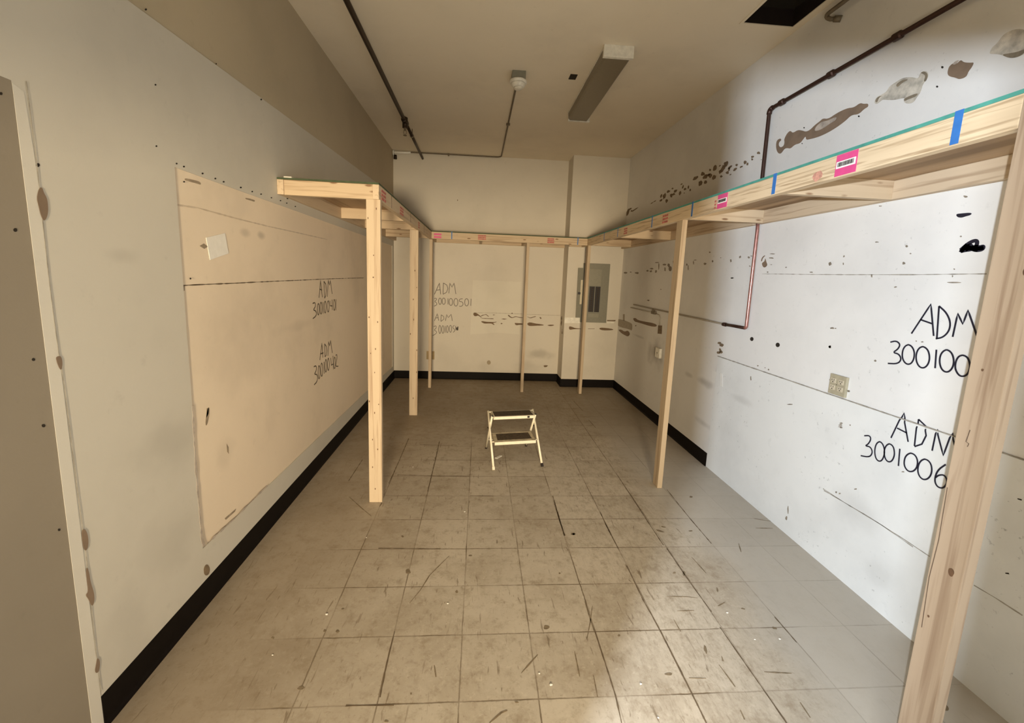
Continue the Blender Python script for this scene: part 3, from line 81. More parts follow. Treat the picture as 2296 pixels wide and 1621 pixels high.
 'stain_back': [[[-.083,1.025],[-.061,1.037],[-.023,1.024],[.007,1.002],[.03,.982],[.023,.972],[-.008,.994],[-.034,.982],[-.063,.981],[-.081,.999]],[[.032,.901],[.062,.911],[.107,.902],[.16,.901],[.235,.901],[.28,.91],[.266,.897],[.213,.885],[.244,.87],[.237,.853],[.218,.865],[.191,.879],[.108,.873],[.078,.876]],[[.549,.898],[.576,.896],[.675,.894],[.676,.874],[.615,.869],[.581,.861],[.558,.872]],[[.74,.892],[.766,.912],[.811,.911],[.866,.898],[.996,.886],[1.001,.871],[.89,.865],[.806,.856],[.76,.862]],[[1.05,.879],[1.119,.889],[1.173,.883],[1.12,.864],[1.074,.868]],[[.339,.95],[.377,.959],[.437,.955],[.392,.944]],[[.209,1.008],[.224,1.016],[.254,1.01],[.224,1.004]],[[.334,.88],[.349,.892],[.368,.883],[.35,.871]],[[.926,.993],[.941,.999],[.962,.983],[.946,.969]],[[.491,1.044],[.509,1.052],[.519,1.037],[.499,1.033]],[[.435,1.012],[.458,1.019],[.477,.997],[.512,.976],[.556,1.004],[.618,.987],[.675,.985],[.671,.978],[.626,.975],[.564,.995],[.513,.967],[.474,.979]],[[.731,1.005],[.785,.981],[.83,1.002],[.872,1.012],[.872,1.001],[.834,.992],[.79,.972],[.747,.991]]],
 'stain_line_back': [[[.023,.975],[.06,1],[.112,1.012],[.15,.982]],[[.027,.965],[.061,.952],[.226,.951]]],
 'holes_back': [[[1.103,.244],[1.083,.232],[1.078,.222],[1.06,.219],[1.041,.216],[1.038,.225],[1.032,.232],[1.027,.244],[1.05,.252],[1.069,.25],[1.086,.249]],[[-.352,2.672],[-.348,2.668],[-.345,2.66],[-.347,2.651],[-.352,2.647],[-.356,2.65],[-.358,2.659],[-.356,2.668]]],
 'spot_back': [[[.175,.307],[.188,.304],[.199,.294],[.205,.28],[.206,.265],[.2,.251],[.19,.241],[.177,.237],[.164,.24],[.153,.25],[.146,.263],[.146,.279],[.151,.293],[.162,.303]]],
 'line_back': [[[-.076,1.033],[.208,1.039],[.51,1.037],[.661,1.038]],[[.737,1.033],[1.004,1.034],[1.273,1.035]]],
 'stain_pil': [[[1.325,.911],[1.372,.9],[1.416,.883],[1.503,.879],[1.503,.871],[1.399,.868],[1.338,.854],[1.322,.874]],[[1.773,.894],[1.816,.905],[1.991,.888],[1.98,.869],[1.844,.861],[1.787,.872]],[[1.882,1.017],[2.012,1.021],[2.007,1.003],[1.883,1.002]],[[1.607,.882],[1.706,.885],[1.706,.879],[1.607,.876]]],
 'patch_pil': [[[1.248,1.033],[1.471,1.04],[1.479,.96],[1.253,.951]],[[1.884,.992],[1.995,.991],[1.99,.973],[1.885,.97]]],
 'peel_left': [[[1.353,1.798],[1.362,1.803],[1.365,1.788],[1.373,1.774],[1.373,1.744],[1.367,1.721],[1.356,1.706],[1.349,1.722],[1.346,1.749],[1.343,1.769]],[[1.343,1.311],[1.359,1.312],[1.361,1.287],[1.354,1.266],[1.348,1.279],[1.344,1.297]],[[1.358,.739],[1.37,.736],[1.377,.709],[1.376,.677],[1.366,.659],[1.357,.674],[1.357,.706]],[[1.359,.608],[1.366,.591],[1.367,.544],[1.375,.501],[1.373,.469],[1.362,.459],[1.355,.492],[1.345,.517],[1.357,.52],[1.356,.566]],[[1.359,.27],[1.368,.25],[1.362,.216],[1.351,.216],[1.346,.232],[1.354,.251]]],
 'holes_left': [[[1.833,2.531],[1.837,2.532],[1.838,2.53],[1.836,2.526],[1.832,2.523],[1.828,2.522],[1.827,2.524],[1.829,2.527]],[[2.26,2.537],[2.264,2.538],[2.265,2.536],[2.264,2.533],[2.26,2.531],[2.256,2.53],[2.255,2.531],[2.257,2.534]],[[2.679,2.541],[2.686,2.542],[2.688,2.54],[2.685,2.536],[2.678,2.531],[2.671,2.53],[2.668,2.532],[2.671,2.537]],[[1.852,2.279],[1.855,2.279],[1.857,2.278],[1.855,2.275],[1.851,2.272],[1.848,2.272],[1.847,2.274],[1.849,2.277]],[[1.831,2.05],[1.834,2.05],[1.835,2.048],[1.834,2.045],[1.83,2.043],[1.827,2.043],[1.826,2.045],[1.828,2.048]],[[1.361,1.868],[1.365,1.868],[1.366,1.864],[1.364,1.86],[1.36,1.857],[1.356,1.858],[1.355,1.861],[1.357,1.866]],[[1.938,2.012],[1.942,2.012],[1.943,2.01],[1.941,2.007],[1.937,2.005],[1.934,2.005],[1.933,2.008],[1.934,2.01]],[[1.982,2.011],[1.986,2.011],[1.987,2.008],[1.985,2.005],[1.981,2.003],[1.977,2.004],[1.976,2.006],[1.978,2.009]],[[2.105,2.011],[2.109,2.011],[2.111,2.009],[2.109,2.005],[2.104,2.003],[2.1,2.003],[2.098,2.006],[2.1,2.009]],[[2.199,2.009],[2.204,2.009],[2.205,2.007],[2.203,2.003],[2.198,2.001],[2.193,2.001],[2.191,2.004],[2.194,2.007]],[[2.265,2.008],[2.27,2.008],[2.272,2.006],[2.27,2.002],[2.264,2],[2.259,2],[2.257,2.003],[2.26,2.006]],[[2.417,2.011],[2.423,2.011],[2.425,2.008],[2.422,2.005],[2.416,2.002],[2.41,2.002],[2.408,2.005],[2.411,2.009]],[[2.531,2.011],[2.536,2.011],[2.537,2.009],[2.535,2.006],[2.53,2.004],[2.525,2.004],[2.523,2.007],[2.526,2.009]],[[2.629,2.015],[2.634,2.015],[2.636,2.013],[2.634,2.01],[2.628,2.008],[2.623,2.008],[2.621,2.01],[2.624,2.013]],[[1.976,1.948],[1.98,1.948],[1.982,1.946],[1.98,1.943],[1.976,1.941],[1.972,1.941],[1.97,1.943],[1.972,1.946]],[[1.973,1.542],[1.977,1.54],[1.978,1.538],[1.976,1.535],[1.972,1.534],[1.968,1.535],[1.967,1.538],[1.969,1.541]],[[1.338,1.382],[1.34,1.381],[1.341,1.379],[1.34,1.377],[1.338,1.377],[1.336,1.378],[1.336,1.38],[1.337,1.382]],[[2.418,2.01],[2.422,2.01],[2.424,2.008],[2.422,2.005],[2.417,2.003],[2.413,2.004],[2.411,2.006],[2.413,2.008]],[[2.529,2.01],[2.534,2.01],[2.536,2.008],[2.533,2.005],[2.528,2.003],[2.524,2.003],[2.522,2.005],[2.524,2.008]],[[2.624,2.014],[2.629,2.014],[2.631,2.012],[2.629,2.009],[2.624,2.007],[2.618,2.007],[2.616,2.009],[2.619,2.012]],[[2.749,2.016],[2.755,2.016],[2.757,2.014],[2.755,2.011],[2.749,2.008],[2.743,2.009],[2.741,2.011],[2.743,2.014]],[[2.868,2.019],[2.874,2.019],[2.876,2.016],[2.874,2.013],[2.867,2.011],[2.861,2.011],[2.858,2.013],[2.861,2.016]],[[2.971,2.054],[2.981,2.054],[2.985,2.05],[2.98,2.045],[2.97,2.041],[2.959,2.041],[2.956,2.045],[2.96,2.05]],[[3.086,2.017],[3.093,2.017],[3.096,2.015],[3.093,2.011],[3.085,2.009],[3.078,2.009],[3.075,2.011],[3.078,2.015]],[[2.956,2.018],[2.962,2.018],[2.965,2.015],[2.962,2.012],[2.955,2.01],[2.948,2.01],[2.946,2.012],[2.949,2.016]]],
 'holes_door': [[[1.287,2.027],[1.289,2.027],[1.29,2.025],[1.289,2.021],[1.286,2.019],[1.283,2.019],[1.282,2.022],[1.284,2.025]],[[1.279,1.68],[1.282,1.679],[1.283,1.675],[1.281,1.671],[1.277,1.669],[1.274,1.671],[1.273,1.674],[1.275,1.678]],[[1.282,1.32],[1.285,1.318],[1.286,1.314],[1.284,1.311],[1.281,1.311],[1.278,1.313],[1.277,1.316],[1.279,1.319]],[[1.286,1.122],[1.29,1.12],[1.291,1.115],[1.289,1.112],[1.285,1.112],[1.282,1.115],[1.281,1.119],[1.282,1.122]],[[1.293,.786],[1.296,.783],[1.296,.78],[1.295,.778],[1.292,.778],[1.289,.781],[1.289,.785],[1.29,.787]]],
 'marks_panel': [[[1.99,1.961],[2.017,1.965],[2.095,1.969],[2.097,1.955],[2.077,1.956],[2.011,1.954],[1.992,1.953]],[[2.466,1.964],[2.525,1.967],[2.569,1.967],[2.559,1.956],[2.524,1.958],[2.47,1.956]],[[2.059,1.683],[2.09,1.696],[2.119,1.684],[2.091,1.672]],[[1.921,1.508],[1.941,1.506],[1.939,1.487],[1.926,1.483]],[[2.029,.93],[2.045,.929],[2.04,.902],[2.022,.884]],[[2.038,.935],[2.054,.923],[2.037,.871],[2.017,.845],[2.013,.869]],[[2.166,.7],[2.18,.676],[2.18,.639],[2.166,.657]],[[2.112,.321],[2.214,.315],[2.202,.305],[2.12,.308]]],
 'seam_panel': [[[1.916,1.508],[2.052,1.51],[2.26,1.51],[2.669,1.514],[3.148,1.516],[3.845,1.521],[4.812,1.52]]],
 'scratch_panel': [[[1.922,1.842],[2.065,1.85],[2.352,1.843],[2.699,1.84],[3.066,1.842]],[[3.066,1.842],[3.704,1.843]]],
 'edge_panel': [[[1.926,.978],[1.922,.859],[1.918,.764],[1.917,.612],[1.921,.454],[1.922,.282],[1.996,.285],[2.079,.28],[2.232,.275],[2.367,.278],[2.542,.276]]],
 'paper_left': [[[2.107,1.724],[2.257,1.758],[2.278,1.661],[2.126,1.623]]],
 'crease_left': [[[1.354,2.081],[1.355,1.996],[1.356,1.856],[1.353,1.704],[1.351,1.521],[1.353,1.364],[1.354,1.31]],[[1.356,1.309],[1.36,1.145],[1.36,.96],[1.363,.742],[1.365,.604],[1.36,.459],[1.358,.264],[1.36,.137]]],
 'hole_bb': [[[1.917,.187],[1.943,.192],[1.965,.152],[1.953,.124],[1.921,.143]]],
 'floor_joints': [[[-.647,4.016],[-.646,3.538],[-.65,3.108]],[[-.345,3.946],[-.341,3.481],[-.342,2.99]],[[-.958,3.533],[-.961,3.143]],[[-.519,3.865],[-.213,3.854]],[[-.612,3.249],[-.322,3.235],[-.037,3.232]],[[-.644,2.776],[-.639,2.827]],[[1.283,5.37],[1.306,4.949]],[[1.294,4.636],[1.307,4.384]],[[.585,2.923],[.578,2.722],[.576,2.537]],[[.881,2.701],[.876,2.436]],[[-.338,1.731],[-.34,1.593],[-.334,1.427]],[[.585,2.865],[.578,2.615],[.579,2.434]],[[-.027,2.925],[.144,2.92]],[[-.453,1.399],[-.276,1.395]],[[-.547,2.323],[-.186,2.314]],[[.582,2.708],[.575,2.434]],[[.877,2.562],[.879,2.302]],[[.878,2.149],[.873,1.891],[.882,1.704]],[[1.186,3.262],[1.176,2.61],[1.173,2.331]],[[1.18,2.298],[1.18,2.02],[1.187,1.805]],[[1.503,3.02],[1.488,2.608],[1.487,2.344]],[[.882,1.704],[.882,1.405],[.878,1.287]],[[1.177,1.712],[1.181,1.4],[1.182,1.276]],[[1.487,1.765],[1.487,1.618]],[[.574,1.705],[.573,1.402],[.563,1.299]]],
 'floor_scuffs': [[[-.131,2.25],[-.224,2.091],[-.258,1.984],[-.299,1.896]],[[-.143,1.555],[-.131,1.503]],[[.214,1.508],[.293,1.592]],[[.08,1.317],[.124,1.352],[.147,1.36]],[[-.888,2.909],[-.747,2.745],[-.67,2.66]],[[.603,1.858],[.562,1.749],[.526,1.664]],[[.571,1.887],[.57,1.705]],[[1.017,1.815],[1.104,1.815]],[[1.295,2.217],[1.303,2.142],[1.309,2.078]],[[.975,1.763],[.976,1.693]],[[1.061,1.519],[1.067,1.472],[1.072,1.42]],[[1.007,1.911],[1.115,1.906],[1.164,1.896]],[[1.237,1.48],[1.35,1.47]],[[.509,1.49],[.501,1.398]],[[.456,1.604],[.451,1.485]],[[.901,1.464],[.972,1.46]],[[1.664,2.342],[1.628,2.259]],[[1.096,1.559],[1.089,1.535]],[[1.947,2.615],[2.049,2.583]],[[1.885,2.504],[2.002,2.5]],[[1.036,1.329],[1.031,1.294]],[[1.293,1.349],[1.288,1.291]]],
 'floor_spots': [[[1.23,2.464],[1.226,2.463],[1.217,2.466],[1.202,2.473],[1.196,2.485],[1.192,2.492],[1.197,2.494],[1.203,2.492],[1.214,2.491],[1.229,2.476],[1.241,2.462]],[[1.273,2.519],[1.267,2.515],[1.257,2.516],[1.251,2.518],[1.245,2.521],[1.244,2.525],[1.245,2.529],[1.248,2.533],[1.257,2.532],[1.262,2.527],[1.268,2.524]],[[1.657,2.911],[1.651,2.903],[1.642,2.898],[1.634,2.897],[1.627,2.899],[1.629,2.907],[1.634,2.914],[1.639,2.921],[1.647,2.922],[1.65,2.919],[1.654,2.917]],[[.647,2.447],[.643,2.443],[.639,2.44],[.635,2.438],[.631,2.44],[.627,2.444],[.631,2.45],[.634,2.457],[.64,2.46],[.645,2.458],[.646,2.452]],[[.685,1.68],[.683,1.677],[.68,1.674],[.675,1.673],[.672,1.675],[.672,1.679],[.674,1.681],[.676,1.683],[.68,1.686],[.683,1.684],[.684,1.682]],[[.487,2.093],[.486,2.09],[.483,2.088],[.48,2.086],[.477,2.088],[.477,2.092],[.476,2.096],[.48,2.098],[.483,2.102],[.485,2.098],[.488,2.097]],[[1.308,1.955],[1.304,1.945],[1.299,1.939],[1.294,1.933],[1.294,1.939],[1.294,1.946],[1.299,1.955],[1.303,1.962],[1.307,1.969],[1.31,1.969],[1.308,1.961]],[[1.3,1.869],[1.289,1.861],[1.278,1.855],[1.263,1.847],[1.244,1.839],[1.243,1.841],[1.239,1.841],[1.248,1.847],[1.263,1.855],[1.278,1.861],[1.288,1.865]],[[1.37,1.817],[1.367,1.815],[1.361,1.815],[1.356,1.818],[1.351,1.819],[1.349,1.823],[1.353,1.824],[1.357,1.825],[1.362,1.826],[1.365,1.822],[1.37,1.82]],[[1.138,2.085],[1.134,2.082],[1.13,2.079],[1.125,2.079],[1.121,2.079],[1.116,2.082],[1.123,2.087],[1.126,2.091],[1.132,2.094],[1.138,2.093],[1.137,2.088]],[[.839,1.483],[.836,1.481],[.83,1.477],[.819,1.478],[.812,1.48],[.806,1.483],[.807,1.486],[.816,1.488],[.824,1.49],[.835,1.49],[.84,1.487]],[[1.049,1.596],[1.044,1.583],[1.037,1.572],[1.033,1.573],[1.035,1.583],[1.033,1.588],[1.037,1.601],[1.043,1.609],[1.049,1.619],[1.051,1.614],[1.053,1.609]],[[1.19,2.08],[1.183,2.069],[1.175,2.058],[1.17,2.059],[1.168,2.064],[1.17,2.074],[1.177,2.085],[1.183,2.096],[1.19,2.101],[1.19,2.093],[1.195,2.092]],[[1.433,2.476],[1.431,2.473],[1.424,2.471],[1.416,2.47],[1.408,2.471],[1.407,2.475],[1.405,2.478],[1.415,2.48],[1.422,2.482],[1.432,2.483],[1.433,2.479]],[[1.448,1.694],[1.444,1.691],[1.438,1.694],[1.431,1.693],[1.429,1.698],[1.429,1.702],[1.432,1.706],[1.438,1.708],[1.442,1.704],[1.447,1.702],[1.45,1.698]],[[-.421,2.437],[-.42,2.431],[-.423,2.427],[-.427,2.426],[-.431,2.432],[-.434,2.435],[-.437,2.441],[-.435,2.446],[-.431,2.448],[-.427,2.445],[-.423,2.443]],[[-.582,1.738],[-.582,1.734],[-.585,1.731],[-.589,1.729],[-.595,1.732],[-.6,1.736],[-.599,1.741],[-.598,1.744],[-.595,1.747],[-.59,1.745],[-.587,1.741]],[[-.64,1.741],[-.642,1.737],[-.643,1.734],[-.647,1.736],[-.65,1.736],[-.654,1.739],[-.654,1.744],[-.654,1.747],[-.653,1.752],[-.648,1.748],[-.644,1.747]],[[-0,2.25],[-0,2.246],[-.007,2.244],[-.013,2.245],[-.017,2.246],[-.021,2.249],[-.019,2.252],[-.017,2.255],[-.013,2.256],[-.008,2.256],[-.001,2.255]],[[.368,1.733],[.361,1.726],[.355,1.723],[.348,1.722],[.341,1.723],[.339,1.73],[.342,1.737],[.345,1.745],[.352,1.746],[.357,1.744],[.366,1.742]],[[-.066,1.969],[-.066,1.963],[-.068,1.958],[-.073,1.959],[-.078,1.96],[-.079,1.966],[-.082,1.972],[-.076,1.974],[-.074,1.981],[-.07,1.977],[-.068,1.972]],[[-.331,2.124],[-.326,2.111],[-.334,2.106],[-.343,2.105],[-.353,2.109],[-.354,2.121],[-.357,2.128],[-.356,2.137],[-.35,2.145],[-.339,2.143],[-.335,2.131]],[[-.282,1.336],[-.285,1.334],[-.288,1.333],[-.292,1.334],[-.296,1.334],[-.299,1.336],[-.299,1.338],[-.297,1.34],[-.295,1.342],[-.29,1.341],[-.287,1.339]],[[.653,2.45],[.646,2.444],[.64,2.438],[.633,2.44],[.627,2.442],[.619,2.445],[.623,2.454],[.63,2.46],[.638,2.464],[.646,2.463],[.65,2.457]],[[-.216,1.437],[-.217,1.434],[-.218,1.433],[-.219,1.433],[-.221,1.433],[-.222,1.436],[-.223,1.439],[-.222,1.441],[-.221,1.442],[-.219,1.441],[-.217,1.44]],[[-.853,1.71],[-.85,1.706],[-.853,1.704],[-.857,1.706],[-.86,1.707],[-.865,1.708],[-.866,1.713],[-.864,1.715],[-.863,1.718],[-.858,1.715],[-.853,1.715]],[[-.601,1.869],[-.603,1.866],[-.607,1.865],[-.609,1.864],[-.613,1.864],[-.616,1.868],[-.615,1.871],[-.614,1.873],[-.612,1.874],[-.609,1.875],[-.606,1.872]],[[.192,1.389],[.192,1.387],[.188,1.386],[.183,1.386],[.179,1.387],[.179,1.389],[.176,1.391],[.179,1.392],[.184,1.392],[.189,1.392],[.19,1.39]],[[-.629,1.474],[-.634,1.471],[-.636,1.467],[-.645,1.467],[-.654,1.469],[-.659,1.473],[-.655,1.476],[-.654,1.479],[-.65,1.482],[-.641,1.482],[-.635,1.478]],[[1.856,1.316],[1.878,1.319],[1.873,1.305],[1.858,1.295],[1.84,1.298],[1.846,1.306]]],
 'flecks': [[-.642,2.427],[-.112,1.889],[-.672,1.836],[.287,1.504],[.327,1.454],[-.819,1.624],[1.263,1.796],[1.301,1.639],[1.42,1.638],[.691,1.445],[.707,1.312],[-.511,3.389],[-.059,2.709]],
}
XL, XR, YB, H = -1.2615, 2.0527, 6.4423, 3.287
CY, CX = 6.1167, 1.2497
YR = -0.45
TILE = 0.3048

# ------------------------------------------------------------------ node helpers
def new_mat(name):
    m = bpy.data.materials.new(name); m.use_nodes = True
    nt = m.node_tree; b = nt.nodes['Principled BSDF']
    return m, nt, b
def N(nt, t, **kw):
    n = nt.nodes.new(t)
    for k, v in kw.items(): setattr(n, k, v)
    return n
def L(nt, a, b): nt.links.new(a, b)
def math_(nt, op, a, b=None, clamp=False):
    n = N(nt, 'ShaderNodeMath', operation=op); n.use_clamp = clamp
    for i, v in enumerate((a, b)):
        if v is None: continue
        if isinstance(v, (int, float)): n.inputs[i].default_value = v
        else: L(nt, v, n.inputs[i])
    return n.outputs[0]
def mixc(nt, fac, a, b, mode='MIX'):
    n = N(nt, 'ShaderNodeMix', data_type='RGBA', blend_type=mode)
    for sock, v in ((n.inputs[0], fac), (n.inputs[6], a), (n.inputs[7], b)):
        if isinstance(v, (int, float)): sock.default_value = v
        elif isinstance(v, tuple): sock.default_value = (*v[:3], 1)
        else: L(nt, v, sock)
    return n.outputs[2]
def coords(nt, scale=(1, 1, 1), offset=None, rot=None):
    tc = N(nt, 'ShaderNodeTexCoord'); mp = N(nt, 'ShaderNodeMapping')
    L(nt, tc.outputs['Object'], mp.inputs[0]); mp.inputs['Scale'].default_value = scale
    if offset: mp.inputs['Location'].default_value = offset
    if rot: mp.inputs['Rotation'].default_value = rot
    return mp.outputs[0]
def noise(nt, vec, scale, detail=4, rough=0.6, dist=0.0):
    n = N(nt, 'ShaderNodeTexNoise'); L(nt, vec, n.inputs['Vector'])
    n.inputs['Scale'].default_value = scale; n.inputs['Detail'].default_value = detail
    n.inputs['Roughness'].default_value = rough; n.inputs['Distortion'].default_value = dist
    return n.outputs['Fac']
def ramp(nt, fac, stops):
    n = N(nt, 'ShaderNodeValToRGB'); L(nt, fac, n.inputs[0])
    e = n.color_ramp.elements
    while len(e) < len(stops): e.new(0.5)
    for i, (p, c) in enumerate(stops):
        e[i].position = p; e[i].color = (*c, 1) if len(c) == 3 else c
    return n.outputs[0]
def step(nt, v, lo, hi):
    n = N(nt, 'ShaderNodeMapRange'); n.interpolation_type = 'SMOOTHSTEP'
    L(nt, v, n.inputs[0]); n.inputs[1].default_value = lo; n.inputs[2].default_value = hi
    return n.outputs[0]
def bump(nt, b, h, strength, dist=0.002):
    n = N(nt, 'ShaderNodeBump'); n.inputs['Strength'].default_value = strength
    n.inputs['Distance'].default_value = dist
    L(nt, h, n.inputs['Height']); L(nt, n.outputs[0], b.inputs['Normal'])
def smudges(nt, items):
    """soft dirty patches: (centre, radii, strength) in metres"""
    tc = N(nt, 'ShaderNodeTexCoord'); tot = None
    nz = N(nt, 'ShaderNodeTexNoise'); L(nt, tc.outputs['Object'], nz.inputs['Vector']); nz.inputs['Scale'].default_value = 7
    for c, r, s in items:
        v = N(nt, 'ShaderNodeVectorMath', operation='SUBTRACT'); L(nt, tc.outputs['Object'], v.inputs[0]); v.inputs[1].default_value = c
        d = N(nt, 'ShaderNodeVectorMath', operation='DIVIDE'); L(nt, v.outputs[0], d.inputs[0]); d.inputs[1].default_value = r
        l = N(nt, 'ShaderNodeVectorMath', operation='LENGTH'); L(nt, d.outputs[0], l.inputs[0])
        q = math_(nt, 'ADD', l.outputs['Value'], math_(nt, 'MULTIPLY', math_(nt, 'SUBTRACT', nz.outputs['Fac'], 0.5), 1.1))
        f = math_(nt, 'MULTIPLY', math_(nt, 'SUBTRACT', 1.0, step(nt, q, 0.1, 1.0)), s)
        tot = f if tot is None else math_(nt, 'MAXIMUM', tot, f)
    return tot

def paint(name, col, var=0.05, rough=0.75, marks=None, mark_col=(0.12, 0.10, 0.07), speck=0.0, bmp=0.12):
    m, nt, b = new_mat(name)
    v = coords(nt)
    n1 = noise(nt, v, 1.3, 5, 0.6)
    dark = tuple(c*(1-3.2*var) for c in col); lite = tuple(min(1, c*(1+1.2*var)) for c in col)
    c = ramp(nt, n1, [(0.25, dark), (0.5, col), (0.8, lite)])
    n2 = noise(nt, v, 14, 6, 0.65)
    c = mixc(nt, math_(nt, 'MULTIPLY', step(nt, n2, 0.60, 0.80), 0.25), c, tuple(x*0.6 for x in col))
    if speck:
        n3 = noise(nt, coords(nt, (1, 1, 1), (3.1, 2.2, 5.3)), 38, 3, 0.7)
        n4 = noise(nt, coords(nt, (1, 1, 1), (8.1, 0.2, 1.3)), 2.6, 3, 0.6)
        f = math_(nt, 'MULTIPLY', step(nt, n3, 0.63, 0.74), math_(nt, 'MULTIPLY', step(nt, n4, 0.45, 0.65), speck))
        c = mixc(nt, f, c, tuple(x*0.42 for x in col))
    if marks:
        c = mixc(nt, smudges(nt, marks), c, mark_col)
    L(nt, c, b.inputs['Base Color'])
    b.inputs['Roughness'].default_value = rough
    b.inputs['Specular IOR Level'].default_value = 0.3
    bump(nt, b, noise(nt, v, 90, 4, 0.6), bmp)
    return m
def plain(name, col, rough=0.5, metal=0.0, var=0.12, scale=30, spec=0.5):
    m, nt, b = new_mat(name)
    n1 = noise(nt, coords(nt), scale, 4, 0.6)
    c = ramp(nt, n1, [(0.3, tuple(x*(1-var) for x in col)), (0.7, tuple(min(1, x*(1+var)) for x in col))])
    L(nt, c, b.inputs['Base Color'])
    b.inputs['Roughness'].default_value = rough; b.inputs['Metallic'].default_value = metal
    b.inputs['Specular IOR Level'].default_value = spec
    return m
def wood(name, axis, light, dark, knots=True, coarse=1.0):
    m, nt, b = new_mat(name)
    oi = N(nt, 'ShaderNodeObjectInfo')
    along = [42.0]*3; along['xyz'.index(axis)] = 1.6
    along = tuple(a*coarse for a in along)
    tc = N(nt, 'ShaderNodeTexCoord')
    off = N(nt, 'ShaderNodeVectorMath', operation='ADD'); L(nt, tc.outputs['Object'], off.inputs[0])
    sc = N(nt, 'ShaderNodeVectorMath', operation='SCALE'); sc.inputs[0].default_value = (3, 5, 7); L(nt, oi.outputs['Random'], sc.inputs['Scale'])
    L(nt, sc.outputs[0], off.inputs[1])
    mp = N(nt, 'ShaderNodeMapping'); L(nt, off.outputs[0], mp.inputs[0]); mp.inputs['Scale'].default_value = along
    n1 = noise(nt, mp.outputs[0], 1.0, 3, 0.55, 0.4)
    mid = tuple((a+b_)/2 for a, b_ in zip(light, dark))
    c = ramp(nt, n1, [(0.30, light), (0.52, light), (0.62, mid), (0.78, dark)])
    mp2 = N(nt, 'ShaderNodeMapping'); L(nt, off.outputs[0], mp2.inputs[0]); mp2.inputs['Scale'].default_value = tuple(a*0.22 for a in along)
    n2 = noise(nt, mp2.outputs[0], 1.0, 4, 0.6)
    c = mixc(nt, math_(nt, 'MULTIPLY', step(nt, n2, 0.45, 0.75), 0.45), c, mid)
    if knots:
        ks = [17.0]*3; ks['xyz'.index(axis)] = 5.5
        mp3 = N(nt, 'ShaderNodeMapping'); L(nt, off.outputs[0], mp3.inputs[0]); mp3.inputs['Scale'].default_value = tuple(ks)
        vo = N(nt, 'ShaderNodeTexVoronoi'); L(nt, mp3.outputs[0], vo.inputs['Vector']); vo.inputs['Scale'].default_value = 1.0
        k = math_(nt, 'SUBTRACT', 1.0, step(nt, vo.outputs['Distance'], 0.07, 0.17))
        c = mixc(nt, math_(nt, 'MULTIPLY', k, 0.8), c, (0.16, 0.07, 0.025))
    tone = mixc(nt, math_(nt, 'MULTIPLY', oi.outputs['Random'], 0.25), (1, 1, 1), (0.80, 0.76, 0.70))
    c = mixc(nt, 1.0, c, tone, 'MULTIPLY')
    L(nt, c, b.inputs['Base Color'])
    b.inputs['Roughness'].default_value = 0.62; b.inputs['Specular IOR Level'].default_value = 0.3
    bump(nt, b, n1, 0.25, 0.001)
    return m

